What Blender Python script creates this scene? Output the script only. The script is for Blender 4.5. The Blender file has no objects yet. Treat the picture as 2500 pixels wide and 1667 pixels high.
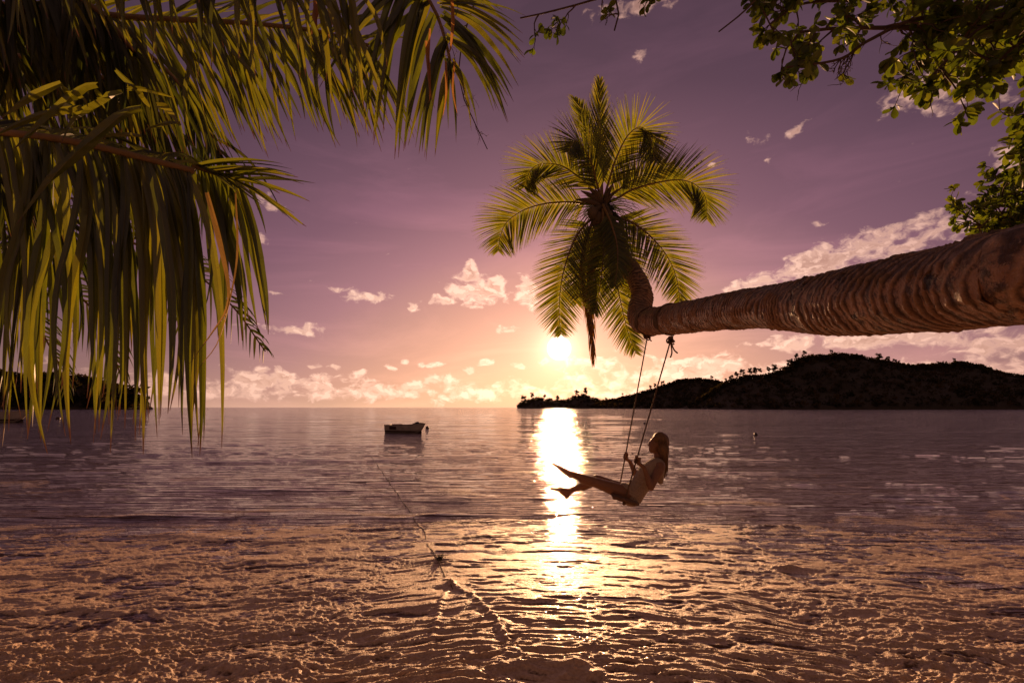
import bpy, bmesh, math, random
import numpy as np
from mathutils import Vector, Matrix

random.seed(7)
rng = np.random.default_rng(7)
scene = bpy.context.scene
COL = scene.collection
R = math.radians

# ------------------------------------------------------------------ camera
CAM_H = 2.0
FPX = 1250.0
PITCH = math.atan(160.5 / 1250)
cam_data = bpy.data.cameras.new('camera')
cam = bpy.data.objects.new('camera', cam_data)
COL.objects.link(cam)
cam.location = (0, 0, CAM_H)
cam.rotation_euler = (math.pi / 2 + PITCH, 0, 0)
cam_data.lens = 18
cam_data.sensor_width = 36
cam_data.clip_start = 0.05
cam_data.clip_end = 60000
scene.camera = cam


def P(px, py, d):
    """survey point: sight line read off the photograph, d metres out to sea -> world position"""
    dx = (px - 1250) / FPX
    dy = (833.5 - py) / FPX
    c, s = math.cos(PITCH), math.sin(PITCH)
    ry = c - dy * s
    k = d / ry
    return Vector((dx * k, d, CAM_H + (s + dy * c) * k))


def WP(px, py, z=0.0):
    """point of the water surface seen along that sight line"""
    dx = (px - 1250) / FPX
    dy = (833.5 - py) / FPX
    c, s = math.cos(PITCH), math.sin(PITCH)
    r = Vector((dx, c - dy * s, s + dy * c))
    k = (z - CAM_H) / r.z
    return Vector((r.x * k, r.y * k, z))


def azel(px, py):
    v = P(px, py, 1.0) - Vector((0, 0, CAM_H))
    v.normalize()
    return math.degrees(math.atan2(v.x, v.y)), math.degrees(math.asin(v.z))


SUN = (P(1365, 850, 1.0) - Vector((0, 0, CAM_H))).normalized()
SUN_AZ, SUN_EL = azel(1365, 850)


# ------------------------------------------------------------------ objects
def wloc(o):
    v = Vector((0, 0, 0))
    while o is not None:
        v += Vector(o.location)
        o = o.parent
    return v


def tag(o, label=None, cat=None, group=None, kind=None):
    if label: o['label'] = label
    if cat: o['category'] = cat
    if group: o['group'] = group
    if kind: o['kind'] = kind
    return o


def thing(name, label, cat, loc, group=None):
    o = bpy.data.objects.new(name, None)
    o.empty_display_size = 0.1
    o.location = loc
    COL.objects.link(o)
    return tag(o, label, cat, group)


class MB:
    def __init__(s):
        s.v = []; s.f = []; s.a = []

    def add(s, vs, fs, at=None):
        n = len(s.v)
        s.v.extend([tuple(p) for p in vs])
        s.f.extend([tuple(i + n for i in f) for f in fs])
        s.a.extend(at if at else [(0.5, 0.5, 0.5)] * len(vs))

    def build(s, name, mat, parent=None, smooth=True, loc=None):
        me = bpy.data.meshes.new(name)
        off = wloc(parent) if parent is not None else Vector((0, 0, 0))
        if loc is not None:
            off = Vector(loc)
        V = np.array(s.v, dtype=np.float64) - np.array(off)
        me.from_pydata(V.tolist(), [], s.f)
        at = me.attributes.new('lv', 'FLOAT_COLOR', 'POINT')
        A = np.ones((len(s.v), 4), dtype=np.float32)
        A[:, :3] = np.array(s.a, dtype=np.float32)
        at.data.foreach_set('color', A.ravel())
        if smooth:
            me.polygons.foreach_set('use_smooth', [True] * len(me.polygons))
        me.update()
        me.materials.append(mat)
        o = bpy.data.objects.new(name, me)
        if loc is not None and parent is None:
            o.location = loc
        COL.objects.link(o)
        if parent is not None:
            o.parent = parent
        return o


def resample(pts, n, closed=False):
    """Catmull-Rom through pts, n samples evenly spaced"""
    pts = np.array([tuple(p) for p in pts], dtype=float)
    if len(pts) == 2:
        t = np.linspace(0, 1, n)[:, None]
        return pts[0] * (1 - t) + pts[1] * t
    ext = np.vstack([2 * pts[0] - pts[1], pts, 2 * pts[-1] - pts[-2]])
    out = []
    for i in range(1, len(ext) - 2):
        p0, p1, p2, p3 = ext[i - 1], ext[i], ext[i + 1], ext[i + 2]
        for t in np.linspace(0, 1, 24, endpoint=False):
            out.append(0.5 * ((2 * p1) + (-p0 + p2) * t + (2 * p0 - 5 * p1 + 4 * p2 - p3) * t * t
                              + (-p0 + 3 * p1 - 3 * p2 + p3) * t ** 3))
    out.append(ext[-2])
    out = np.array(out)
    seg = np.linalg.norm(np.diff(out[:, :3], axis=0), axis=1)
    s = np.concatenate([[0], np.cumsum(seg)])
    q = np.linspace(0, s[-1], n)
    return np.stack([np.interp(q, s, out[:, k]) for k in range(out.shape[1])], axis=1)


def frames(pts):
    t = np.gradient(pts, axis=0)
    t /= np.linalg.norm(t, axis=1)[:, None] + 1e-12
    up = np.array([0, 0, 1.0])
    if abs(t[0] @ up) > 0.9:
        up = np.array([1.0, 0, 0])
    n = np.cross(t[0], up); n /= np.linalg.norm(n)
    N = []
    for i in range(len(pts)):
        n = n - t[i] * (n @ t[i]); n /= np.linalg.norm(n) + 1e-12
        N.append(n.copy())
    N = np.array(N)
    return t, N, np.cross(t, N)


def tube(mb, pts, radii, seg=8, rnd=0.5, cap=True):
    pts = np.array([tuple(p) for p in pts], dtype=float)
    n = len(pts)
    if np.isscalar(radii):
        radii = [radii] * n
    if len(radii) != n:
        radii = np.interp(np.linspace(0, 1, n), np.linspace(0, 1, len(radii)), radii)
    t, N, B = frames(pts)
    vs = []; at = []
    for i in range(n):
        for k in range(seg):
            a = 2 * math.pi * k / seg
            vs.append(pts[i] + (N[i] * math.cos(a) + B[i] * math.sin(a)) * radii[i])
            at.append((k / seg, i / (n - 1), rnd))
    fs = []
    for i in range(n - 1):
        for k in range(seg):
            k2 = (k + 1) % seg
            fs.append((i * seg + k, i * seg + k2, (i + 1) * seg + k2, (i + 1) * seg + k))
    if cap:
        fs.append(tuple(range(seg))[::-1])
        fs.append(tuple((n - 1) * seg + k for k in range(seg)))
    mb.add(vs, fs, at)


def ball(mb, c, r, rot=None, seg=12, rings=8, rnd=.5):
    if np.isscalar(r): r = (r, r, r)
    vs = []; fs = []
    M = rot if rot is not None else Matrix.Identity(3)
    c = Vector(c)
    vs.append(c + M @ Vector((0, 0, r[2])))
    for i in range(1, rings):
        a = math.pi * i / rings
        for k in range(seg):
            b = 2 * math.pi * k / seg
            vs.append(c + M @ Vector((r[0] * math.sin(a) * math.cos(b), r[1] * math.sin(a) * math.sin(b), r[2] * math.cos(a))))
    vs.append(c + M @ Vector((0, 0, -r[2])))
    for k in range(seg):
        fs.append((0, 1 + k, 1 + (k + 1) % seg))
    for i in range(rings - 2):
        for k in range(seg):
            a = 1 + i * seg; k2 = (k + 1) % seg
            fs.append((a + k, a + seg + k, a + seg + k2, a + k2))
    l = len(vs) - 1; a = 1 + (rings - 2) * seg
    for k in range(seg):
        fs.append((l, a + (k + 1) % seg, a + k))
    mb.add(vs, fs, [(.5, .5, rnd)] * len(vs))


def capsule(mb, a, b, ra, rb, seg=12):
    a = Vector(a); b = Vector(b)
    ball(mb, a, ra, seg=seg); ball(mb, b, rb, seg=seg)
    tube(mb, [a, (a + b) / 2, b], [ra, (ra + rb) / 2, rb], seg=seg)


def strip(mb, pts, widths, hint, fold=0.25, rnd=0.5, roll=0.0):
    """one leaflet: a creased blade along pts, its width lying along hint"""
    pts = np.array([tuple(p) for p in pts], dtype=float)
    n = len(pts)
    if len(widths) != n:
        widths = np.interp(np.linspace(0, 1, n), np.linspace(0, 1, len(widths)), widths)
    t = np.gradient(pts, axis=0)
    t /= np.linalg.norm(t, axis=1)[:, None] + 1e-12
    h = np.array(hint, dtype=float)
    vs = []; at = []
    for i in range(n):
        s = h - t[i] * (h @ t[i]); s /= np.linalg.norm(s) + 1e-9
        nn = np.cross(t[i], s)
        if roll:
            a = roll * i / (n - 1)
            s, nn = s * math.cos(a) + nn * math.sin(a), nn * math.cos(a) - s * math.sin(a)
        w = widths[i] / 2
        vs += [pts[i] - s * w + nn * w * fold, pts[i] - nn * w * fold, pts[i] + s * w + nn * w * fold]
        v = i / (n - 1)
        at += [(0, v, rnd), (.5, v, rnd), (1, v, rnd)]
    fs = []
    for i in range(n - 1):
        a = i * 3
        fs += [(a, a + 1, a + 4, a + 3), (a + 1, a + 2, a + 5, a + 4)]
    mb.add(vs, fs, at)


# ------------------------------------------------------------------ noise
_perm = np.random.default_rng(3).permutation(256)
_perm = np.concatenate([_perm, _perm]).astype(np.int64)
_ga = np.random.default_rng(4).uniform(0, 2 * math.pi, 256)
_gx, _gy = np.cos(_ga), np.sin(_ga)


def pn(x, y, seed=0):
    x = x + seed * 17.31; y = y + seed * 9.17
    xi = np.floor(x).astype(np.int64); yi = np.floor(y).astype(np.int64)
    xf = x - xi; yf = y - yi
    u = xf * xf * xf * (xf * (xf * 6 - 15) + 10); v = yf * yf * yf * (yf * (yf * 6 - 15) + 10)

    def g(ix, iy, fx, fy):
        h = _perm[(_perm[ix & 255] + iy) & 255]
        return _gx[h] * fx + _gy[h] * fy
    a = g(xi, yi, xf, yf); b = g(xi + 1, yi, xf - 1, yf)
    c = g(xi, yi + 1, xf, yf - 1); d = g(xi + 1, yi + 1, xf - 1, yf - 1)
    return (a + u * (b - a)) * (1 - v) + (c + u * (d - c)) * v


def fbm(x, y, o=4, seed=0, gain=.5):
    r = 0; a = 1.0; s = 1.0
    for i in range(o):
        r = r + a * pn(x * s, y * s, seed + i * 3); a *= gain; s *= 2.03
    return r


def sstep(a, b, x):
    t = np.clip((x - a) / (b - a), 0, 1)
    return t * t * (3 - 2 * t)


# ------------------------------------------------------------------ node helper
class G:
    def __init__(s, nt):
        s.nt = nt; s.n = nt.nodes; s.l = nt.links

    def put(s, sock, val):
        if val is None: return
        if hasattr(val, 'is_output'):
            s.l.new(val, sock)
        else:
            if hasattr(sock.default_value, '__len__') and not hasattr(val, '__len__'):
                val = [val] * len(sock.default_value)
            if hasattr(val, '__len__') and len(sock.default_value) == 4 and len(val) == 3:
                val = (*val, 1)
            sock.default_value = val

    def m(s, op, a, b=None, c=None, clamp=False):
        n = s.n.new('ShaderNodeMath'); n.operation = op; n.use_clamp = clamp
        for i, v in enumerate((a, b, c)):
            if v is not None: s.put(n.inputs[i], v)
        return n.outputs[0]

    def v(s, op, a, b=None, scale=None):
        n = s.n.new('ShaderNodeVectorMath'); n.operation = op
        s.put(n.inputs[0], a)
        if b is not None: s.put(n.inputs[1], b)
        if scale is not None: s.put(n.inputs['Scale'], scale)
        return n.outputs['Value'] if op in ('DOT_PRODUCT', 'LENGTH', 'DISTANCE') else n.outputs[0]

    def comb(s, x, y, z=0.0):
        n = s.n.new('ShaderNodeCombineXYZ')
        s.put(n.inputs[0], x); s.put(n.inputs[1], y); s.put(n.inputs[2], z)
        return n.outputs[0]

    def sep(s, a):
        n = s.n.new('ShaderNodeSeparateXYZ'); s.put(n.inputs[0], a)
        return n.outputs

    def noise(s, vec, scale=1, detail=4, rough=.5, dist=0, dim='3D', out=0):
        n = s.n.new('ShaderNodeTexNoise'); n.noise_dimensions = dim
        s.put(n.inputs['Vector'], vec); n.inputs['Scale'].default_value = scale
        n.inputs['Detail'].default_value = detail; n.inputs['Roughness'].default_value = rough
        n.inputs['Distortion'].default_value = dist
        return n.outputs[out]

    def ramp(s, f, stops, interp='LINEAR'):
        n = s.n.new('ShaderNodeValToRGB'); cr = n.color_ramp; cr.interpolation = interp
        while len(cr.elements) > 1: cr.elements.remove(cr.elements[-1])
        for i, (p, c) in enumerate(stops):
            e = cr.elements[0] if i == 0 else cr.elements.new(p)
            e.position = p
            e.color = (*c, 1) if hasattr(c, '__len__') else (c, c, c, 1)
        s.put(n.inputs[0], f)
        return n.outputs[0]

    def mr(s, x, a, b, c=0.0, d=1.0, smooth=False):
        n = s.n.new('ShaderNodeMapRange')
        if smooth: n.interpolation_type = 'SMOOTHSTEP'
        for i, v in enumerate((x, a, b, c, d)): s.put(n.inputs[i], v)
        return n.outputs[0]

    def mix(s, f, a, b, mode='MIX'):
        n = s.n.new('ShaderNodeMix'); n.data_type = 'RGBA'; n.blend_type = mode; n.clamp_factor = True
        s.put(n.inputs[0], f); s.put(n.inputs[6], a); s.put(n.inputs[7], b)
        return n.outputs[2]

    def shader(s, kind, **kw):
        n = s.n.new(kind)
        for k, v in kw.items():
            s.put(n.inputs[k.replace('_', ' ')], v)
        return n.outputs[0]

    def mixsh(s, f, a, b):
        n = s.n.new('ShaderNodeMixShader'); s.put(n.inputs[0], f)
        s.l.new(a, n.inputs[1]); s.l.new(b, n.inputs[2])
        return n.outputs[0]

    def bump(s, h, strength=.5, dist=.01, normal=None):
        n = s.n.new('ShaderNodeBump'); n.inputs['Strength'].default_value = strength
        n.inputs['Distance'].default_value = dist
        s.put(n.inputs['Height'], h)
        if normal is not None: s.put(n.inputs['Normal'], normal)
        return n.outputs[0]

    def attr(s, name):
        n = s.n.new('ShaderNodeAttribute'); n.attribute_name = name
        return n.outputs

    def pos(s):
        return s.n.new('ShaderNodeNewGeometry').outputs['Position']

    def objco(s):
        return s.n.new('ShaderNodeTexCoord').outputs['Object']


def material(name, fn):
    m = bpy.data.materials.new(name); m.use_nodes = True
    m.node_tree.nodes.clear()
    g = G(m.node_tree)
    out = g.n.new('ShaderNodeOutputMaterial')
    g.l.new(fn(g), out.inputs['Surface'])
    return m


def pbr(base, rough=.6, scale=8, var=.25, bump=.2, bdist=.004, metallic=0.0, detail=6, spec=.5):
    def fn(g):
        co = g.objco()
        n1 = g.noise(co, scale, detail, .6)
        n2 = g.noise(co, scale * 7, 4, .6)
        f = g.mr(n1, .3, .7, 1 - var, 1 + var)
        c = g.v('SCALE', base, scale=f)
        r = g.mr(n2, .3, .7, rough - .08, min(1, rough + .08))
        p = g.shader('ShaderNodeBsdfPrincipled', Base_Color=c, Roughness=r, Metallic=metallic,
                     Normal=g.bump(g.m('ADD', n1, g.m('MULTIPLY', n2, .5)), bump, bdist))
        return p
    return fn


def leaf_fn(base, trans, amount=.45, dry=(.20, .10, .04), veins=True, var=.35, gloss=.10, tipdry=.93):
    def fn(g):
        a = g.attr('lv')
        s = g.sep(a['Vector'])
        u, v, r = s[0], s[1], s[2]
        co = g.pos()
        n = g.noise(co, 9, 5, .6)
        blot = g.noise(co, 55, 3, .6)
        f = g.m('MULTIPLY', g.mr(r, 0, 1, 1 - var, 1 + var), g.mr(n, .3, .7, .7, 1.3))
        c1 = g.v('SCALE', base, scale=f); c2 = g.v('SCALE', trans, scale=f)
        # hue differs leaf by leaf: some yellower
        yel = g.mr(r, .45, 1, 0, .75)
        c1 = g.mix(yel, c1, (base[0] * 2.0, base[1] * 1.3, base[2]))
        c2 = g.mix(yel, c2, (trans[0] * 1.5, trans[1] * 1.05, trans[2]))
        if veins:
            mid = g.m('ABSOLUTE', g.m('SUBTRACT', u, .5))
            ve = g.mr(mid, .0, .05, 1, 0)
            c1 = g.mix(g.m('MULTIPLY', ve, .6), c1, (.30, .22, .06))
            fine = g.m('SINE', g.m('MULTIPLY', u, 60))
            c2 = g.v('SCALE', c2, scale=g.mr(fine, -1, 1, .8, 1.1))
            sp = g.mr(blot, .68, .74, 0, 1)
            c2 = g.mix(g.m('MULTIPLY', sp, .6), c2, dry)
        tip = g.mr(g.m('ADD', v, g.m('MULTIPLY', g.m('SUBTRACT', n, .5), .1)), tipdry, tipdry + .03, 0, 1)
        c1 = g.mix(tip, c1, dry); c2 = g.mix(tip, c2, (dry[0] * .5, dry[1] * .4, dry[2] * .4))
        d = g.shader('ShaderNodeBsdfDiffuse', Color=c1)
        t = g.shader('ShaderNodeBsdfTranslucent', Color=c2)
        gl = g.shader('ShaderNodeBsdfGlossy', Color=(1, 1, 1), Roughness=.42)
        return g.mixsh(gloss * .5, g.mixsh(amount, d, t), gl)
    return fn


M = {}
M['palm_leaf'] = material('palm_leaf', leaf_fn((.06, .075, .012), (.37, .41, .020), .55))
M['near_leaf'] = material('near_palm_leaf', leaf_fn((.045, .062, .008), (.20, .23, .010), .5, var=.7, gloss=.16))
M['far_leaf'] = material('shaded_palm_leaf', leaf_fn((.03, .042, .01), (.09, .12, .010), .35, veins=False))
M['dry_leaf'] = material('dry_palm_leaf', leaf_fn((.26, .16, .06), (.40, .24, .06), .45, veins=False))
M['broad_leaf'] = material('broad_leaf', leaf_fn((.05, .07, .012), (.24, .34, .015), .45, dry=(.12, .07, .02), gloss=.1, tipdry=2))
M['midrib'] = material('midrib', pbr((.22, .13, .05), .5, 20, .3))
M['twig'] = material('twig', pbr((.10, .06, .04), .8, 30, .3))
M['forest'] = material('forest_leaf', leaf_fn((.060, .052, .026), (.08, .065, .02), .3, veins=False, gloss=0.02, tipdry=2))
M['rock'] = material('rock', pbr((.20, .15, .12), .85, 2, .4, .6, .05))


def hill_mat(g):
    co = g.pos()
    n = g.noise(co, .06, 6, .6)
    c = g.mix(g.mr(n, .35, .65), (.045, .036, .022), (.075, .055, .032))
    return g.shader('ShaderNodeBsdfPrincipled', Base_Color=c, Roughness=.95,
                    Normal=g.bump(g.noise(co, .4, 4, .7), .8, 2.0))


M['hill'] = material('hill_ground', hill_mat)


def sand_mat(g):
    co = g.pos()
    n = g.noise(co, 1.2, 5, .6); n2 = g.noise(co, 160, 2, .6)
    c = g.mix(n, (.36, .26, .18), (.50, .38, .27))
    return g.shader('ShaderNodeBsdfPrincipled', Base_Color=c, Roughness=.9,
                    Normal=g.bump(g.m('ADD', g.noise(co, 9, 5, .6), g.m('MULTIPLY', n2, .2)), .6, .02))


M['sand'] = material('wet_sand', sand_mat)


def trunk_mat(g):
    a = g.sep(g.attr('lv')['Vector'])
    co = g.pos()
    n = g.noise(co, 7, 8, .65); n2 = g.noise(co, 28, 6, .7); n3 = g.noise(co, 120, 3, .6)
    c = g.mix(g.mr(n, .35, .65), (.38, .19, .10), (.68, .38, .21))
    c = g.mix(g.mr(n2, .46, .58), c, (.10, .052, .035))
    c = g.mix(g.mr(n3, .60, .72), c, (.55, .38, .26))
    # dark rot holes and lichen
    h = g.noise(g.v('MULTIPLY', co, (9, 9, 9)), 1, 3, .5, .6)
    c = g.mix(g.mr(h, .665, .69), c, (.02, .012, .01))
    # shade on the upper side of the leaning stem painted into the bark
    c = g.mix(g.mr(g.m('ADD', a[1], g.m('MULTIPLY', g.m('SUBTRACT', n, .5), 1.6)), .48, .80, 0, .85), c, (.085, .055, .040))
    # leaf-scar edges worn pale, with low sunlight also painted onto them; dark grooves
    c = g.mix(g.m('MULTIPLY', g.m('MULTIPLY', a[0], .85), g.mr(n2, .40, .60)), c, (.80, .48, .29))
    c = g.mix(g.mr(a[2], 0, .6, .85, 0), c, (.07, .04, .03))
    hh = g.m('ADD', g.m('MULTIPLY', n2, .7), g.m('MULTIPLY', n3, .35))
    hh = g.m('SUBTRACT', hh, g.mr(h, .64, .68, 0, 1.5))
    return g.shader('ShaderNodeBsdfPrincipled', Base_Color=c, Roughness=g.mr(n2, .3, .7, .36, .6),
                    Normal=g.bump(hh, .9, .02))


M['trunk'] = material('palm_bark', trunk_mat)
M['bark'] = material('bark', pbr((.13, .09, .06), .9, 6, .4, .8, .02))
M['rope'] = material('rope', pbr((.16, .10, .06), .8, 60, .3, .8, .003))
M['board'] = material('weathered_board', pbr((.18, .10, .06), .6, 14, .35, .5, .003))
M['skin'] = material('skin', pbr((.27, .135, .075), .45, 18, .08, .1, .001))
M['hair'] = material('hair', pbr((.20, .11, .045), .45, 60, .25, .3, .003))


def knit_mat(g):
    co = g.objco()
    n = g.n.new('ShaderNodeTexVoronoi'); n.inputs['Scale'].default_value = 85
    g.put(n.inputs['Vector'], co)
    d = n.outputs['Distance']
    c = g.mix(g.mr(d, .1, .5), (.18, .13, .09), (.44, .34, .25))
    return g.shader('ShaderNodeBsdfPrincipled', Base_Color=c, Roughness=.85, Normal=g.bump(d, .8, .004))


M['knit'] = material('cream_knit', knit_mat)
M['boat_white'] = material('boat_paint', pbr((.62, .52, .42), .35, 3, .2, .1, .003))
M['boat_dark'] = material('boat_bottom', pbr((.07, .03, .025), .5, 3, .3))
M['boat_red'] = material('boat_red', pbr((.20, .05, .035), .5, 3, .3))
M['tarp'] = material('dark_tarp', pbr((.03, .025, .03), .7, 8, .3, .6, .02))
M['buoy'] = material('buoy_plastic', pbr((.10, .05, .04), .3, 8, .2))
M['weed'] = material('seaweed', pbr((.035, .03, .015), .5, 40, .4))

# ------------------------------------------------------------------ world
def build_world():
    w = bpy.data.worlds.new('World'); scene.world = w; w.use_nodes = True
    nt = w.node_tree; nt.nodes.clear()
    g = G(nt)
    d = g.v('NORMALIZE', g.n.new('ShaderNodeTexCoord').outputs['Generated'])
    x, y, z = g.sep(d)
    az = g.m('MULTIPLY', g.m('ARCTAN2', x, y), 57.2958)
    el = g.m('MAXIMUM', g.m('MULTIPLY', g.m('ARCSINE', z), 57.2958), 0)
    sky = g.n.new('ShaderNodeTexSky'); sky.sky_type = 'NISHITA'; sky.sun_disc = False
    sky.sun_elevation = R(SUN_EL); sky.sun_rotation = R(SUN_AZ); sky.dust_density = 2.0
    ang = g.m('MULTIPLY', g.m('ARCCOSINE', g.v('DOT_PRODUCT', d, tuple(SUN))), 57.2958)
    da = g.m('SUBTRACT', az, SUN_AZ)
    da = g.m('ABSOLUTE', da)
    ha = g.m('MULTIPLY', da, .60)
    q = g.m('SQRT', g.m('ADD', g.m('MULTIPLY', el, el), g.m('MULTIPLY', ha, ha)))
    stops = [(0, (.90, .58, .33)), (6, (.74, .43, .29)), (12, (.51, .27, .215)), (18, (.32, .15, .185)),
             (24, (.178, .082, .122)), (34, (.082, .041, .066)), (48, (.046, .026, .041)), (64, (.060, .034, .036)), (90, (.105, .056, .044))]
    base = g.ramp(g.m('DIVIDE', q, 90), [(p / 90, c) for p, c in stops])
    hz = g.m('MULTIPLY', g.m('POWER', 2.718, g.m('DIVIDE', el, -4.0)), g.m('POWER', 2.718, g.m('DIVIDE', da, -55.0)))
    base = g.mix(g.m('MULTIPLY', hz, .85), base, (.90, .57, .34))
    # faint high cirrus
    cv = g.n.new('ShaderNodeMapping'); g.put(cv.inputs['Vector'], g.comb(az, el, 0))
    cv.inputs['Rotation'].default_value = (0, 0, R(-28)); cv.inputs['Scale'].default_value = (.035, .16, 1)
    ci = g.noise(cv.outputs[0], 1, 6, .6, .8)
    base = g.mix(g.mr(ci, .48, .75, 0, .6), base, g.v('MULTIPLY', base, (1.7, 1.55, 1.5)))

    # clouds: mask of where they stand (azimuth, elevation) broken up by noise
    vec = g.comb(az, el, 0)
    wv = g.noise(g.v('MULTIPLY', vec, (.45, .8, 1)), 1, 2, .5, out=1)
    wvec = g.v('ADD', vec, g.v('MULTIPLY', g.v('SUBTRACT', wv, (.5, .5, .5)), (1.8, 1.2, 0)))

    def cn(v):
        lay = g.noise(g.v('MULTIPLY', v, (.30, .52, 1)), 1, 4, .55)
        fine = g.noise(g.v('MULTIPLY', v, (.95, 1.35, 1)), 1, 5, .60)
        return g.m('ADD', g.m('MULTIPLY', lay, .6), g.m('MULTIPLY', fine, .4))
    s = g.sep(vec)
    top = g.mr(s[0], 2, 12, 5.4, 8.5, True)
    band = g.m('MULTIPLY', g.mr(s[1], .3, 1.2, .35, 1), g.mr(g.m('DIVIDE', s[1], top), .30, 1.0, 1, 0, True))
    mask = g.m('MULTIPLY', band, .57)
    E = []
    def ell(px, py, rx, ry, rot=0, st=1.0):
        a, e = azel(px, py); E.append((a, e, rx * .0445, ry * .0445, rot, st))
    ell(1165, 708, 105, 55, 0, 1.05); ell(1150, 668, 32, 38, 0, 1.1); ell(1205, 690, 42, 42, 0, 1.05); ell(1290, 712, 40, 48, 0, 1.05)
    ell(1090, 735, 60, 16, 0, .8); ell(905, 728, 75, 18, 0, .9); ell(1005, 752, 38, 18, 10, .85); ell(1240, 808, 52, 14, 0, .8)
    ell(700, 808, 110, 22, -4, .8); ell(640, 588, 30, 18, -20, .75); ell(660, 495, 60, 28, -15, .55); ell(820, 705, 50, 12, 0, .6); ell(665, 715, 40, 12, -10, .65)
    ell(1555, 137, 32, 20, 20, .78); ell(1850, 345, 38, 28, -40, .62); ell(1945, 320, 42, 14, 30, .72)
    ell(2050, 630, 340, 30, 17, .95); ell(1950, 655, 230, 36, 14, .95); ell(2250, 585, 170, 28, 20, .9); ell(2330, 545, 60, 50, 30, .75)
    ell(2000, 545, 45, 10, 5, .7); ell(1880, 392, 30, 16, 40, .5)
    ell(2330, 190, 130, 75, 0, .9); ell(2480, 395, 50, 30, 0, .85); ell(1560, 10, 150, 28, 0, .75); ell(1740, 400, 14, 7, 0, .8)
    ell(2150, 830, 330, 34, -2, .85); ell(2420, 850, 200, 40, 0, .8); ell(1830, 845, 80, 14, 0, .75)
    ell(1690, 905, 190, 46, 0, .95); ell(1440, 885, 120, 30, 0, .85); ell(2350, 240, 200, 60, 0, .5)
    ell(630, 930, 70, 34, 0, 1.0); ell(640, 905, 22, 22, 0, 1.0); ell(690, 920, 40, 26, 0, .9); ell(790, 935, 50, 30, 0, .95)
    for px, wq in ((815, 26), (955, 22), (987, 18), (1030, 24), (1145, 34), (1065, 36), (1190, 30), (880, 30), (1270, 30), (765, 22), (1330, 26)):
        ell(px, 882 + (px % 7) * 5, wq, 11, 0, .85)
    fam = {0: wvec}
    for rot in (17, -28, 35):
        c_, s_ = math.cos(R(rot)), math.sin(R(rot))
        fam[rot] = g.comb(g.v('DOT_PRODUCT', wvec, (c_, s_, 0)), g.v('DOT_PRODUCT', wvec, (-s_, c_, 0)), 0)
    E.sort(key=lambda t: t[4])
    for i, (a, e, rx, ry, rot, st) in enumerate(E):
        k = min(fam, key=lambda r: abs(r - rot))
        if i % 4 == 0:   # chained so the nodes are evaluated one group after another
            ma = g.n.new('ShaderNodeVectorMath'); ma.operation = 'MULTIPLY_ADD'
            g.put(ma.inputs[0], mask); ma.inputs[1].default_value = (1e-6, 1e-6, 0); g.put(ma.inputs[2], fam[k]); fam[k] = ma.outputs[0]
        c_, s_ = math.cos(R(k)), math.sin(R(k))
        ca, ce = a * c_ + e * s_, -a * s_ + e * c_
        ix, iy = 1 / (rx * 1.25), 1 / (ry * 1.35)
        me_ = g.n.new('ShaderNodeVectorMath'); me_.operation = 'MULTIPLY_ADD'
        g.put(me_.inputs[0], fam[k]); me_.inputs[1].default_value = (ix, iy, 0); me_.inputs[2].default_value = (-ca * ix, -ce * iy, 0)
        ln = g.v('LENGTH', me_.outputs[0])
        mask = g.m('MAXIMUM', mask, g.m('MULTIPLY_ADD', ln, -st, st))
    n0 = cn(wvec)
    tos = g.v('NORMALIZE', g.v('SUBTRACT', (SUN_AZ, SUN_EL + 14, 0), vec))
    n1 = cn(g.v('ADD', wvec, g.v('SCALE', tos, scale=g.m('MULTIPLY_ADD', n0, 1e-6, .6))))
    d0 = g.m('ADD', g.m('MULTIPLY', g.m('SUBTRACT', n0, .5), 2.4), g.m('SUBTRACT', mask, .42))
    cov = g.mr(d0, -.04, .30, 0, 1, True)
    sh = g.m('SUBTRACT', n0, n1)
    lit = g.mr(sh, -.06, .07, 0, 1, True)
    thick = g.mr(d0, .15, .75, 1, .0)
    lit = g.m('MAXIMUM', g.m('MULTIPLY', lit, .95), g.m('MULTIPLY', thick, .8))
    bright = g.ramp(g.m('DIVIDE', q, 60), [(0, (1.6, 1.12, .72)), (.1, (1.4, .98, .70)), (.22, (1.2, .78, .58)), (.4, (.85, .50, .39)), (.7, (.46, .25, .20)), (1, (.15, .09, .08))])
    dark = g.v('MULTIPLY', bright, (.40, .31, .29))
    ccol = g.mix(lit, dark, bright)
    col = g.mix(g.m('MULTIPLY', cov, .92), base, ccol)
    # aureole and disc of the sun, plus the physical sky's share
    glow = g.m('ADD', g.m('MULTIPLY', g.m('POWER', 2.718, g.m('DIVIDE', ang, -1.3)), 2.2),
               g.m('MULTIPLY', g.m('POWER', 2.718, g.m('DIVIDE', ang, -10.0)), .12))
    halo = g.v('SCALE', (1.0, .73, .46), scale=glow)
    disc = g.m('MULTIPLY', g.mr(ang, .7, 1.4, 1, 0, True), 16)
    halo = g.v('ADD', halo, g.v('SCALE', (1.0, .86, .66), scale=disc))
    halo = g.v('ADD', halo, g.v('MULTIPLY', sky.outputs[0], (.010, .005, .006)))
    bgs = []
    for c_ in (base, col):
        bg = g.n.new('ShaderNodeBackground'); bg.inputs['Strength'].default_value = .1
        g.put(bg.inputs['Color'], g.v('SCALE', g.v('ADD', c_, halo), scale=10.0))
        bgs.append(bg.outputs[0])
    zone = g.m('MULTIPLY', g.m('LESS_THAN', el, 46), g.m('MULTIPLY', g.m('LESS_THAN', da, 75), g.m('GREATER_THAN', z, 0)))
    out = g.n.new('ShaderNodeOutputWorld'); g.l.new(g.mixsh(zone, *bgs), out.inputs['Surface'])
    w.cycles.sampling_method = 'MANUAL'; w.cycles.sample_map_resolution = 1024


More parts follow.
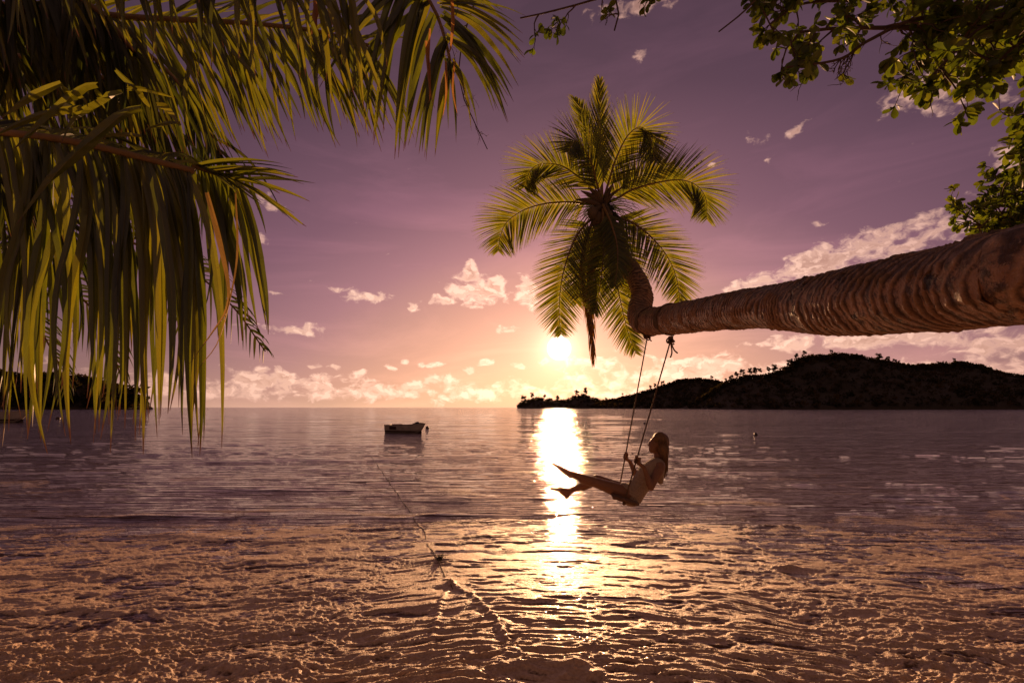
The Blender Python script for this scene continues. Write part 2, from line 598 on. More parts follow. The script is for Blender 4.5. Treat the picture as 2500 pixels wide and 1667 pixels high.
build_world()
sl = bpy.data.lights.new('sun', 'SUN'); sl.energy = 4.8; sl.angle = R(.5); sl.color = (1.0, .52, .24)
so = bpy.data.objects.new('sun', sl); COL.objects.link(so)
so.rotation_euler = SUN.to_track_quat('Z', 'Y').to_euler()
so.location = (0, 0, 30)

vs_ = scene.view_settings
vs_.view_transform = 'Standard'; vs_.look = 'None'; vs_.exposure = 0; vs_.gamma = 1; vs_.use_curve_mapping = False
scene.render.engine = 'CYCLES'
scene.cycles.caustics_reflective = True
scene.cycles.blur_glossy = 0.6
scene.cycles.max_bounces = 6
scene.cycles.sample_clamp_indirect = 4


# ------------------------------------------------------------------ sea
def seg_dist(X, Y, pts):
    best = np.full(X.shape, 1e9)
    for a, b in zip(pts[:-1], pts[1:]):
        ax, ay = a[0], a[1]; bx, by = b[0] - ax, b[1] - ay
        t = np.clip(((X - ax) * bx + (Y - ay) * by) / (bx * bx + by * by), 0, 1)
        best = np.minimum(best, np.hypot(X - ax - t * bx, Y - ay - t * by))
    return best


def sea_height(X, Y, D):
    """height and foam of the water at world x, y; D = distance used to thin out waves the mesh cannot carry"""
    warp = fbm(X * .35, Y * .35, 3, 40)
    # long low swell, crests roughly parallel to the shore
    h = .045 * fbm(X * .10, Y * .42 + warp * .25, 3, 1) * sstep(3, 9, Y)
    h += .028 * fbm(X * .28 + .1 * Y, Y * 1.05 + warp * .6, 3, 5) * sstep(4, 8, Y) * (1 - sstep(12, 28, D))
    chop = sstep(14, 30, Y) * (1 - .5 * sstep(80, 200, Y))
    ch = 1.6 * fbm(X * .32, Y * 1.15 + warp, 3, 11)
    h += (.012 + .038 * chop) * ch * (1 - sstep(18, 36, D))
    h += .10 * sstep(30, 70, Y) * fbm(X * .05, Y * .13, 2, 21) * (1 - sstep(90, 200, D))
    h += .010 * fbm(X * 1.6, Y * 3.4 + warp * 2, 2, 15) * (1 - sstep(10, 22, D))
    # foam: amount grows toward the beach
    side = np.where(X < .6, 1.0, -.8) * np.clip(np.abs(X - .6) / 2, 0, 1)
    sx = X * .95 + Y * .28 * side; sy = Y * .95 - X * .22 * side
    wx = fbm(X * 1.1, Y * 1.1, 3, 50); wy = fbm(X * 1.1, Y * 1.1, 3, 60)
    Yn = Y + .9 * fbm(X * .35, Y * .35, 3, 70) + .06 * np.abs(X)
    A = sstep(11.5, 4.6, Yn)
    near = sstep(6.0, 3.9, Yn)
    n1 = fbm(sx * 1.9 + wx * .7, sy * 4.6 + wy * .9, 4, 80, .5)
    n2 = fbm(sx * 5.6 + wx * .9, sy * 8.6 + wy * 1.0, 3, 101, .5)
    n3 = fbm(sx * 15.0 + wx, sy * 20.0 + wy, 2, 111, .5)
    w1 = 1 - np.clip(np.sqrt(n1 * n1 + .004) * 2.6, 0, 1)      # nets of foam round oval openings
    w2 = 1 - np.clip(np.sqrt(n2 * n2 + .006) * 2.3, 0, 1)
    w3 = 1 - np.clip(np.sqrt(n3 * n3 + .010) * 2.0, 0, 1)
    sheet = fbm(sx * .7 + wx * .3, sy * 1.8, 4, 90)
    foam = sstep(.60 - .62 * A, .98 - .42 * A, w1 * .62 + w2 * .30 + sheet * .55 + .10)
    foam = foam * np.clip(A * 2, 0, 1)
    foam = np.maximum(foam, near * (.14 + .72 * w2 + .35 * w3))
    far_streak = sstep(.20, .5, fbm(X * .22, Y * 1.3 + warp * 1.5, 4, 95)) * sstep(26, 9, Y) * .35
    foam = np.clip(np.maximum(foam, far_streak), 0, 1)
    h += near * (.036 * w2 + .020 * w3 + .012 * w1) * (.75 + .5 * sheet)
    h += (1 - near) * A * (.014 * w1 + .009 * w2 + .004 * w3)
    h += .022 * near * fbm(sx * 1.5, sy * 2.6, 3, 120)
    h += .016 * sstep(9, 5, Y) * fbm(sx * .9, sy * 2.2, 3, 130)
    # ridges thrown up where the mooring rope cuts the backwash
    k = WP(1100, 1425)
    left = [k, WP(1075, 1480), WP(1060, 1540), WP(1050, 1600)]
    right = [k, WP(1150, 1455), WP(1200, 1500), WP(1235, 1560)]
    up = [WP(1040, 1330), WP(1075, 1385), k]
    for pl, hh, ww in ((left, .013, .030), (right, .013, .032)):
        dd = seg_dist(X, Y, pl)
        r = np.exp(-(dd / ww) ** 2) * (.7 + 1.2 * np.abs(pn(X * 9, Y * 9, 7)))
        h += hh * r
        if hh > 0: foam = np.maximum(foam, np.clip(r * .7, 0, 1))
    h += .015 * np.exp(-((X - k.x) ** 2 + (Y - k.y) ** 2) / .004)
    # round blob of thick foam at the bottom edge, breaking wavelet on the right
    for (px, py, rx, ry, hh) in ((1408, 1632, .11, .10, .05), (1385, 1650, .09, .06, .03), (1450, 1650, .10, .06, .03), (1925, 1388, .20, .06, .035)):
        c = WP(px, py)
        q = ((X - c.x) / rx) ** 2 + ((Y - c.y) / ry) ** 2
        h += hh * np.exp(-q * 1.5) * (1 + .3 * pn(X * 25, Y * 25, 3))
        foam = np.maximum(foam, .9 * sstep(1.5, .6, q))
    return h, foam, near


def build_sea():
    o = np.concatenate([np.linspace(1050, 330, 200, endpoint=False), np.linspace(330, 12, 560, endpoint=False),
                        np.linspace(12, .35, 70)])
    rad = CAM_H * 512 / o
    rad = np.concatenate([rad, [5200, 9000, 14000, 15400]])
    a1 = np.linspace(-50, 50, 1300)
    a0 = np.linspace(-180, -50, 60, endpoint=False)
    a2 = np.linspace(50, 180, 60)[1:]
    azs = np.radians(np.concatenate([a0, a1, a2]))
    RR, AA = np.meshgrid(rad, azs, indexing='ij')
    # rings measured along the view axis inside the field of view, so rows stay even
    k = 1 / np.cos(np.clip(np.abs(AA), 0, R(50)))
    DD = RR * k
    X = DD * np.sin(AA); Y = DD * np.cos(AA)
    Z, foam, near = sea_height(X, Y, RR)
    inner = (AA < R(-50.5)) | (AA > R(50.5))
    Z = np.where(inner, Z * 0, Z)
    nr, na = X.shape
    V = np.stack([X, Y, Z], -1).reshape(-1, 3).astype(np.float32)
    i = np.arange(nr - 1)[:, None] * na + np.arange(na - 1)[None, :]
    F = np.stack([i, i + na, i + na + 1, i + 1], -1).reshape(-1, 4)[:, ::-1]
    me = bpy.data.meshes.new('sea')
    me.vertices.add(len(V)); me.vertices.foreach_set('co', V.ravel())
    me.loops.add(F.size); me.loops.foreach_set('vertex_index', F.ravel().astype(np.int32))
    me.polygons.add(len(F)); me.polygons.foreach_set('loop_start', np.arange(0, F.size, 4, dtype=np.int32))
    me.update(calc_edges=True)
    me.polygons.foreach_set('use_smooth', np.ones(len(F), dtype=bool))
    at = me.attributes.new('foam', 'FLOAT', 'POINT')
    at.data.foreach_set('value', foam.reshape(-1).astype(np.float32))

    def fn(g):
        co = g.pos(); s = g.sep(co)
        f = g.attr('foam')['Fac']
        dist = s[1]
        nearm = g.mr(dist, 3.5, 7.5, 1, 0, True)
        n_a = g.noise(g.v('MULTIPLY', co, (1, 1.8, 1)), 5.0, 6, .62, .3)
        n_b = g.noise(co, 42, 5, .6)
        n_c = g.noise(co, 190, 2, .6)
        brk = g.m('ADD', g.m('MULTIPLY', g.m('SUBTRACT', n_a, .5), .9), g.m('MULTIPLY', g.m('SUBTRACT', n_b, .5), .7))
        fe = g.m('ADD', f, g.m('MULTIPLY', brk, g.m('MULTIPLY', f, 3.0, clamp=True)))
        fe = g.mr(fe, .10, .65, 0, 1, True)
        # water
        chopn = g.noise(g.v('MULTIPLY', co, (.17, 2.4, 1)), 2.2, 5, .47, .1)
        rip = g.noise(g.v('MULTIPLY', co, (.40, 2.3, 1)), 9, 3, .42)
        rip2 = g.noise(g.v('MULTIPLY', co, (.12, 1.5, 1)), .55, 5, .48)
        calm = g.mr(dist, 6, 22, .55, 1.0)
        hw = g.m('ADD', g.m('MULTIPLY', chopn, g.mr(dist, 25, 120, .15, .08)), g.m('MULTIPLY', rip, .012))
        hw = g.m('MULTIPLY', hw, calm)
        hw = g.m('ADD', hw, g.m('MULTIPLY', g.m('MULTIPLY', rip2, .55), g.mr(dist, 16, 70, 0, 1)))
        bw = g.bump(hw, 1.0, 1.0)
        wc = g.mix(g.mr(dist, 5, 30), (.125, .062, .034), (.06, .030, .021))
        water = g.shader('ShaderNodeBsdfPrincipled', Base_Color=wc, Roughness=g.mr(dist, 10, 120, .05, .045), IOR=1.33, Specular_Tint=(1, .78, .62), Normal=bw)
        hf = g.m('ADD', g.m('ADD', g.m('MULTIPLY', n_b, .018), g.m('MULTIPLY', n_c, .009)), g.m('MULTIPLY', n_a, .02))
        bf = g.bump(hf, 1.0, .8)
        fc = g.mix(g.mr(n_b, .35, .65), (.70, .46, .30), (.97, .72, .50))
        foamsh = g.shader('ShaderNodeBsdfPrincipled', Base_Color=fc, Roughness=g.mr(n_c, .3, .7, .28, .6), Specular_Tint=(1, .78, .62), Normal=bf, Specular_IOR_Level=.32)
        return g.mixsh(g.m('MULTIPLY', fe, .92), water, foamsh)
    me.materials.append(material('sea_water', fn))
    o = bpy.data.objects.new('sea', me); COL.objects.link(o)
    tag(o, kind='structure')


build_sea()

# beach behind the water's edge
def build_beach():
    xs = np.linspace(-40, 40, 161); ys = np.linspace(-40, 1.2, 84)
    X, Y = np.meshgrid(xs, ys, indexing='ij')
    Z = (.9 - Y) * .09 - .03 + .05 * fbm(X * .5, Y * .5, 4, 31)
    Z = np.minimum(Z, 1.6)
    mb = MB()
    na = len(ys)
    vs = np.stack([X, Y, Z], -1).reshape(-1, 3)
    fs = [(i * na + j, (i + 1) * na + j, (i + 1) * na + j + 1, i * na + j + 1) for i in range(len(xs) - 1) for j in range(na - 1)]
    mb.add(vs, fs)
    tag(mb.build('beach', M['sand']), kind='structure')


build_beach()


# ------------------------------------------------------------------ hills
def leaf_clump(mb, c, r, n, rnd, size=.35, flat=1.0):
    v = rng.normal(size=(n, 3)); v /= np.linalg.norm(v, axis=1)[:, None]
    p = np.array(c) + v * r * np.array([1, 1, flat]) * rng.uniform(.35, 1.0, (n, 1))
    a = rng.normal(size=(n, 3)); a /= np.linalg.norm(a, axis=1)[:, None]
    b = np.cross(a, rng.normal(size=(n, 3))); b /= np.linalg.norm(b, axis=1)[:, None]
    s = r * size * rng.uniform(.6, 1.3, (n, 1))
    V = np.stack([p - a * s, p + b * s * .6, p + a * s, p - b * s * .6], 1).reshape(-1, 3)
    mb.add(V.tolist(), [(4 * k, 4 * k + 1, 4 * k + 2, 4 * k + 3) for k in range(n)], [(.3, .5, rnd)] * (4 * n))


def build_hill(name, prof, D, depth, treeh, seed, n_clump, fname, flabel, basepx=None):
    """prof: skyline as sight lines; the crest stands D metres away, the shore depth metres nearer"""
    pts = [P(px, py, D) for px, py in prof]
    xs = np.array([p.x for p in pts]); zs = np.maximum(np.array([p.z for p in pts]) - treeh * .75, -1.0)
    nx, ny = 260, 50
    X1 = np.linspace(xs[0], xs[-1], nx); T = np.linspace(0, 1.7, ny)
    X, TT = np.meshgrid(X1, T, indexing='ij')
    crest = np.interp(X, xs, zs)
    sh = np.where(TT < 1, TT ** .75, np.clip(1 - (TT - 1) / .7, 0, 1) ** 1.3)
    ends = np.clip(np.minimum((X - xs[0]), (xs[-1] - X)) / (abs(xs[-1] - xs[0]) * .05), .25, 1)
    Y = D - depth * ends * (1 - TT)
    spur = 1 + .12 * fbm(X / 70, Y / 160, 4, seed) * np.clip(1 - np.abs(TT - .55) * 2, 0, 1) * 2
    Z = crest * (Y / D) * sh * spur + 1.2 * fbm(X / 14, Y / 14, 3, seed + 5) * np.clip(crest / 15, 0, 1)
    Z = np.where(TT <= 0, -1.5, Z)
    mb = MB()
    vs = np.stack([X, Y, Z], -1).reshape(-1, 3)
    fs = [(i * ny + j, (i + 1) * ny + j, (i + 1) * ny + j + 1, i * ny + j + 1) for i in range(nx - 1) for j in range(ny - 1)]
    mb.add(vs, fs)
    o = mb.build(name, M['hill']); tag(o, kind='structure')
    # canopy
    fm = MB()
    for k in range(n_clump):
        i = rng.integers(0, nx); u = rng.random()
        j = int(np.clip((1.0 if u > .45 else u * 2.2) * (ny - 1) / 1.7 + rng.normal() * .8, 1, ny - 2))
        if Z[i, j] < .8: continue
        sx = rng.uniform(-.5, .5) * (X1[1] - X1[0])
        r = treeh * rng.uniform(.2, .5)
        leaf_clump(fm, (X[i, j] + sx, Y[i, j], Z[i, j] + r * .6), r, 18, rng.random(), .35, .8)
    fo = fm.build(fname, M['forest'], smooth=False)
    tag(fo, flabel, 'forest', kind='stuff')
    return X1, np.interp(X1, xs, zs)


H1 = [(1650, 996), (1675, 990), (1707, 967), (1760, 930), (1808, 911), (1877, 905), (1925, 889), (1946, 868), (1983, 860), (2030, 857), (2079, 859),
      (2143, 873), (2217, 884), (2260, 882), (2339, 877), (2382, 882), (2462, 909), (2500, 911), (2600, 925), (2800, 945), (3100, 994)]
H2 = [(1440, 994), (1473, 975), (1537, 961), (1590, 945), (1654, 923), (1702, 918), (1739, 921), (1790, 935), (1850, 960), (1950, 994)]
H3 = [(1245, 995), (1262, 988), (1275, 975), (1308, 966), (1346, 970), (1378, 974), (1399, 964), (1425, 957), (1452, 968), (1489, 976), (1560, 985), (1640, 995)]
HL = [(-900, 890), (-500, 870), (-100, 878), (60, 905), (140, 900), (230, 912), (290, 930), (330, 960), (352, 988), (372, 994)]
build_hill('hills', H1, 620, 150, 9, 1, 4200, 'forest', 'dark forest covering the big hill right of the swing ropes')
build_hill('hills', H2, 840, 120, 10, 2, 1800, 'forest', 'hazy forest on the lower hill directly behind the swing ropes')
build_hill('hills', H3, 960, 70, 9, 3, 700, 'forest', 'low wooded point right under the setting sun')
build_hill('headland', HL, 600, 60, 14, 4, 1600, 'forest', 'dark wood on the headland behind the hanging palm leaves at left')


def make_tree(seed, label, group, name='ridge_tree', h=10.0, spread=.33, dense=26, cat='tree'):
    rs = np.random.default_rng(seed)
    t = thing(name, label, cat, (0, 0, 0), group)
    tm = MB(); cm = MB()
    lean = rs.uniform(-.12, .12)
    top = Vector((lean * h, 0, h * .8))
    mid = Vector((lean * h * .3, 0, h * .4))
    tube(tm, resample([Vector((0, 0, -1.5)), mid, top], 6), [h * .028, h * .008], 5)
    for k in range(12):
        f = rs.uniform(.12, .95)
        p = Vector((lean * h * f, 0, h * .8 * f))
        a = rs.uniform(0, 6.28)
        q = p + Vector((math.cos(a) * h * spread * rs.uniform(.5, 1), math.sin(a) * h * spread * rs.uniform(.5, 1), h * rs.uniform(.02, .22)))
        tube(tm, [p, (p + q) / 2 + Vector((0, 0, -.02 * h)), q], [h * .010, h * .004], 4)
        leaf_clump(cm, q, h * rs.uniform(.14, .26), int(dense * 2), rs.random(), .38, .7)
    leaf_clump(cm, top, h * .17, dense * 2, rs.random(), .38, .8)
    tm.build('trunk', M['bark'], t)
    cm.build('crown', M['forest'], t, smooth=False)
    return t


def copy_tree(o, parent=None):
    c = o.copy(); COL.objects.link(c)
    if parent is not None: c.parent = parent
    for ch in [x for x in bpy.data.objects if x.parent == o]:
        copy_tree(ch, c)
    return c


protos = [None] * 4


def ridge_tree(kind, px, py, D, hpx, label, group, rot):
    """tree whose foot is seen at px, py, hpx tall in the photograph"""
    h = hpx * .68 / FPX * D
    if protos[kind] is None:
        t = make_tree(50 + kind, label, group, h=10.0, spread=(.33, .28, .4, .3)[kind], dense=(26, 20, 30, 22)[kind])
        protos[kind] = t
    else:
        t = copy_tree(protos[kind])
        t['label'] = label; t['group'] = group
    t.location = P(px, py, D) - Vector((0, 0, h * .22)); t.scale = (h / 10,) * 3; t.rotation_euler = (0, 0, rot)
    return t


big = 'trees standing out along the skyline of the big hill'
ridge = [
    (0, 1877, 906, 20, 'short tree at the foot of the steep left step of the big hill'),
    (1, 1893, 903, 26, 'round-topped tree on the shoulder just before the big hill steepens'),
    (2, 1930, 890, 27, 'tall forked tree on the steep left step of the big hill'),
    (0, 1945, 872, 18, 'small tree at the left corner of the big hill top'),
    (3, 1965, 864, 16, 'bushy tree just right of the left corner of the big hill top'),
    (2, 2030, 860, 13, 'low tree on the middle of the flat top of the big hill'),
    (1, 2148, 876, 26, 'tallest tree on the right-hand slope of the flat hill top'),
    (0, 2168, 880, 19, 'tree beside the tallest one on the right-hand slope of the flat hill top'),
    (3, 2185, 884, 16, 'last tree of the row going down from the flat hill top'),
    (1, 2195, 886, 12, 'smallest tree in the dip between the two tops of the big hill'),
    (2, 2330, 880, 12, 'low tree on the second, lower top of the big hill'),
    (0, 1855, 908, 17, 'tree in the gap left of the round-topped shoulder tree'),
    (3, 1843, 909, 24, 'tallest tree in the row on the long left shoulder of the big hill'),
    (1, 1830, 910, 22, 'second tree from the right in the tall row on the left shoulder'),
    (2, 1812, 912, 22, 'spreading tree in the tall row on the left shoulder'),
    (0, 1798, 918, 20, 'slim tree in the middle of the left shoulder row'),
    (3, 1785, 925, 18, 'tree left of the slim one in the left shoulder row'),
    (1, 1772, 932, 16, 'tree where the big hill comes out from the lower hill'),
]
for i, (k, px, py, hp, lab) in enumerate(ridge):
    ridge_tree(k, px, py, 618, hp, lab, big, i * 1.3)
mid_ = 'trees standing out along the skyline of the lower hill'
for i, (k, px, py, hp, lab) in enumerate([
    (0, 1588, 947, 13, 'leftmost tree of the row where the swing rope crosses the lower hill'),
    (1, 1600, 943, 14, 'middle tree of the row where the swing rope crosses the lower hill'),
    (2, 1618, 937, 15, 'rightmost tree of the row where the swing rope crosses the lower hill'),
    (3, 1738, 923, 12, 'tree on the right end of the round top of the lower hill'),
    (0, 1520, 964, 9, 'tiny tree far down the left slope of the lower hill')]):
    ridge_tree(k, px, py, 838, hp, lab, mid_, i * 1.7)
low_ = 'trees standing out on the low point under the sun'
for i, (k, px, py, hp, lab) in enumerate([
    (2, 1278, 977, 22, 'outermost tree at the seaward tip of the low point'),
    (1, 1300, 968, 18, 'second tree from the tip of the low point'),
    (0, 1330, 970, 14, 'small tree in the middle of the first hump of the low point'),
    (3, 1362, 974, 16, 'tree in the dip between the two humps of the low point'),
    (2, 1408, 962, 20, 'left tree of the wide pair on the second hump of the low point'),
    (1, 1428, 958, 22, 'tallest tree on the second hump of the low point'),
    (0, 1480, 977, 12, 'last tree on the slope right of the second hump')]):
    ridge_tree(k, px, py, 958, hp, lab, low_, i * 2.1)
left_ = 'trees at the end of the headland behind the palm leaves'
for i, (k, px, py, hp, lab) in enumerate([
    (1, 325, 985, 88, 'tallest airy tree near the end of the left headland'),
    (2, 346, 988, 48, 'rounded tree at the very end of the left headland'),
    (0, 290, 985, 80, 'dense tree left of the tallest one on the headland'),
    (3, 235, 985, 95, 'tree with a broad top further back on the headland'),
    (2, 150, 985, 105, 'high tree in the middle of the headland behind the leaflets'),
    (0, 60, 985, 92, 'tree furthest left on the headland above the pale boat')]):
    ridge_tree(k, px, py, 556 - i * 3, hp, lab, left_, i * 1.1)


def boulder(c, r, seed, label, group):
    mb = MB()
    ball(mb, c, (r * 1.4, r, r * .8), seg=14, rings=9)
    V = np.array(mb.v) - np.array(c)
    f = 1 + .5 * fbm(V[:, 0] / r * 1.3 + V[:, 2] / r, V[:, 1] / r * 1.3 + seed, 3, seed)
    mb.v = [tuple(p) for p in (V * f[:, None] + np.array(c))]
    return tag(mb.build('rock', M['rock'], loc=c, smooth=False), label, 'rock', group)


for i, (px, r, lab) in enumerate([(222, .45, 'small pale rock at the waterline left of a cluster of headland rocks'),
                                  (268, .5, 'pale rock at the waterline in the middle of the headland shore'),
                                  (283, .7, 'wider pale rock next to the middle headland rock'),
                                  (352, 1.6, 'large dark rock sloping into the sea at the headland end'),
                                  (366, .7, 'outermost low rock off the headland end')]):
    c = WP(px, 994 + CAM_H * 1250 / 535, 0); r *= 3.2; c.z = r * .3
    boulder(c, r, 20 + i, lab, 'rocks along the headland shore')


# ------------------------------------------------------------------ palms
def frond_leaflets(mb, rib, N, n, length, width, f0=.12, f1=1.0, fwd=.65, side=.75, grav=.05, seg=7, fold=.3,
                   jit=.08, rows=(1, -1), broken=0.0, hang=None, tipcurl=0.0, lift=0.0):
    """two rows of leaflets along rib; N = direction the frond faces"""
    m = len(rib)
    t, _, _ = frames(rib)
    N = np.array(N, dtype=float)
    for r in rows:
        for i in range(n):
            f = f0 + (f1 - f0) * (i + .5 + rng.uniform(-.25, .25)) / n
            x = f * (m - 1); k = min(int(x), m - 2); u = x - k
            p = rib[k] * (1 - u) + rib[k + 1] * u
            tt = t[k] * (1 - u) + t[k + 1] * u; tt /= np.linalg.norm(tt)
            s = np.cross(tt, N); s /= np.linalg.norm(s) + 1e-9
            prof = math.sin(math.pi * min(1, max(0, .18 + .80 * (f - f0) / (f1 - f0)))) ** .6
            L = length * max(.18, prof) * rng.uniform(.88, 1.08)
            if broken and rng.random() < broken: L *= rng.uniform(.3, .8)
            fw = fwd + .9 * max(0, f - .55)
            d = s * r * side + tt * fw + N * lift + rng.normal(size=3) * jit
            d /= np.linalg.norm(d)
            pts = [p]; gg = grav * rng.uniform(.7, 1.3)
            step = L / seg
            for j in range(seg):
                d = d + np.array([0, 0, -1.0]) * gg * (1 + j * .35)
                d /= np.linalg.norm(d)
                pts.append(pts[-1] + d * step)
            w = width * rng.uniform(.8, 1.15)
            strip(mb, pts, [w * .55, w, w * .95, w * .8, w * .6, w * .35, w * .04], tt + rng.normal(size=3) * .25, fold,
                  rng.random(), roll=rng.uniform(-.5, .5))


def make_frond(palm, pts, N, n=74, length=.72, width=.022, mat='palm_leaf', r0=.022, r1=.004, f0=.14, name='frond', **kw):
    rib = resample(pts, 60)
    mb = MB()
    frond_leaflets(mb, rib, N, n, length, width, f0=f0, **kw)
    fr = mb.build(name, M[mat], palm, smooth=False)
    rm = MB(); tube(rm, rib, [r0, r0 * .7, r1 * 1.6, r1], 7)
    rm.build('midrib', M['midrib'] if mat != 'dry_leaf' else M['dry_leaf'], fr)
    return fr


def depth_pts(pxs, d0, d1, bow=0.0):
    n = len(pxs); out = []
    for i, (x, y) in enumerate(pxs):
        f = i / (n - 1)
        out.append(P(x, y, d0 + (d1 - d0) * f + bow * math.sin(math.pi * f)))
    return out


# --- the leaning palm the swing hangs from
TR = [(2960, 645, .86, .104), (2500, 675, 1.14, .108), (2338, 700, 1.35, .113), (2126, 731, 1.74, .121), (2040, 740, 1.98, .121), (1966, 747, 2.24, .118),
      (1880, 750, 2.66, .113), (1807, 755, 3.18, .115), (1701, 770, 4.36, .137), (1650, 778, 5.45, .156), (1612, 783, 6.15, .165), (1585, 786, 6.65, .170),
      (1566, 778, 7.0, .175), (1562, 755, 7.12, .165), (1568, 725, 7.2, .150), (1560, 692, 7.3, .142), (1538, 659, 7.45, .142),
      (1512, 625, 7.65, .140), (1490, 580, 7.9, .150), (1474, 530, 8.0, .170), (1470, 500, 8.02, .12)]


def build_trunk(parent):
    base = [(2.9, -4.2, .35, .24), (2.25, -2.6, .9, .19), (1.72, -.9, 1.75, .15)]
    ctrl = base + [(*P(a, b, d), r) for a, b, d, r in TR]
    c4 = resample(ctrl, 2600)
    pts = c4[:, :3]; rad = c4[:, 3]
    seg = 96
    t, N, B = frames(pts)
    s = np.concatenate([[0], np.cumsum(np.linalg.norm(np.diff(pts, axis=0), axis=1))])
    th = np.linspace(0, 2 * math.pi, seg, endpoint=False)
    S, T = np.meshgrid(s, th, indexing='ij')
    cx, sx = np.cos(T) * .8, np.sin(T) * .8
    wob = fbm(cx + S * .5, sx + 3.1, 3, 200)
    ph = S / .050 + .7 * wob + .9 * np.cos(T + .6) + 2.2 * fbm(S * 2.3, cx * .4, 4, 210)
    fr = ph - np.floor(ph)
    groove = np.exp(-(np.minimum(fr, 1 - fr) / .13) ** 2)
    ampl = .55 + .9 * np.clip(fbm(S * 2.2 + cx, sx * 1.2, 3, 220) + .35, 0, 1)
    saw = (1 - fr) ** 1.3 * sstep(0, .16, fr)
    d = (.0095 * saw + .004 * np.exp(-((fr - .18) / .12) ** 2) - .003 * groove) * ampl * (.35 + 1.1 * sstep(-.25, .45, fbm(S * 4.5, T * 1.3, 3, 260)))
    d += .006 * fbm(S * 9 + cx * 4, sx * 7, 4, 230) + .009 * fbm(S * 1.8 + cx, sx * 1.5, 3, 240)
    d += .004 * fbm(S * 30, T * 6, 2, 250)
    d *= np.clip(rad / .15, .6, 1.4)[:, None]
    Rr = rad[:, None] + d
    # frames turn consistently: cos along N, sin along B
    V = pts[:, None, :] + (N[:, None, :] * np.cos(T)[..., None] + B[:, None, :] * np.sin(T)[..., None]) * Rr[..., None]
    mb = MB()
    n = len(pts)
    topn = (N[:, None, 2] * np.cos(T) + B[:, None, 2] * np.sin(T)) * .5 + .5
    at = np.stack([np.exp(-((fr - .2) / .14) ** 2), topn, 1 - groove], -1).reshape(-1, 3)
    fs = []
    for i in range(n - 1):
        a = i * seg
        fs += [(a + k, a + (k + 1) % seg, a + seg + (k + 1) % seg, a + seg + k) for k in range(seg)]
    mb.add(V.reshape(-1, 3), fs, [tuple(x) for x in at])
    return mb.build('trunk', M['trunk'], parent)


lean = thing('palm_tree', 'coconut palm leaning out over the water with the swing hanging from its level ringed trunk', 'palm tree', (2.9, -4.2, .3))
build_trunk(lean)
CY = (0, -1, 0)
hub = (1471, 497)
FR = [  # sight line of the midrib, depth at root and tip, facing, leaflets
    ([hub, (1440, 455), (1407, 428), (1370, 405), (1324, 400), (1295, 417), (1281, 458)], 8.0, 7.6, (.1, -1, .2), dict(length=.80, grav=.03)),
    ([hub, (1430, 497), (1389, 494), (1334, 497), (1279, 513), (1237, 543), (1221, 580), (1217, 612)], 8.0, 7.3, (0, -1, -.2), dict(length=.78, grav=.06)),
    ([hub, (1469, 430), (1467, 387), (1465, 295), (1465, 196)], 8.1, 8.6, (.5, -1, 0), dict(length=.72, fwd=1.0, side=.45, grav=.0)),
    ([hub, (1455, 440), (1444, 400), (1425, 362), (1405, 345), (1386, 372)], 7.9, 6.8, (.2, -1, .3), dict(length=.72, grav=.04)),
    ([hub, (1462, 420), (1444, 341), (1420, 270), (1404, 240)], 8.2, 8.9, (.5, -1, 0), dict(length=.70, fwd=.9, side=.5, grav=.01)),
    ([hub, (1490, 430), (1504, 387), (1530, 335), (1559, 311), (1580, 322), (1593, 355), (1597, 392)], 8.0, 7.6, (0, -1, .1), dict(length=.78, grav=.03)),
    ([hub, (1500, 472), (1535, 446), (1573, 428), (1618, 424), (1665, 438)], 8.15, 8.6, (0, -1, .1), dict(length=.66, grav=.04)),
    ([hub, (1505, 485), (1545, 463), (1609, 445), (1664, 440), (1703, 455), (1724, 488), (1726, 535)], 7.95, 7.3, (.1, -1, -.1), dict(length=.78, grav=.05)),
    ([(1474, 510), (1510, 530), (1550, 547), (1591, 580), (1628, 625), (1651, 676), (1660, 735)], 7.95, 7.2, (0, -1, 0), dict(length=.68, grav=.02)),
    ([(1474, 520), (1483, 580), (1498, 655), (1515, 735), (1533, 810), (1552, 862)], 7.9, 7.5, (0, -1, 0), dict(length=.60, grav=.02)),
    ([(1468, 515), (1430, 548), (1405, 580), (1382, 640), (1369, 700), (1365, 765), (1370, 815)], 7.9, 7.3, (0, -1, 0), dict(length=.68, grav=.02)),
    ([(1472, 510), (1474, 570), (1472, 640), (1463, 710), (1452, 765)], 7.7, 6.9, (.2, -1, 0), dict(length=.50, grav=.04)),
    ([(1470, 520), (1450, 570), (1425, 640), (1412, 700), (1408, 740)], 8.2, 8.7, (.2, -1, 0), dict(length=.6, grav=.04)),
    ([(1474, 520), (1500, 570), (1525, 620), (1540, 670), (1545, 720)], 8.2, 8.9, (-.1, -1, 0), dict(length=.6, grav=.05)),
    ([(1472, 500), (1490, 540), (1505, 590), (1508, 640), (1500, 700)], 7.7, 6.9, (-.1, -1, .1), dict(length=.42, grav=.10)),
]
for pxs, d0, d1, N, kw in FR:
    kw['grav'] *= .35; kw['length'] *= .88; kw.setdefault('side', .85)
    make_frond(lean, depth_pts(pxs, d0, d1), N, n=114, width=.022, jit=.05, **kw)
# dead fronds hanging straight down
make_frond(lean, depth_pts([(1466, 520), (1450, 600), (1441, 690), (1443, 780), (1449, 885)], 7.8, 7.5), CY, n=80, length=.46, width=.022,
           mat='dry_leaf', fwd=1.3, side=.35, grav=.10, broken=.3)
make_frond(lean, depth_pts([(1468, 515), (1435, 570), (1422, 650), (1430, 740), (1438, 800)], 7.85, 7.7), CY, n=64, length=.40, width=.02,
           mat='dry_leaf', fwd=1.3, side=.3, grav=.12, broken=.4)
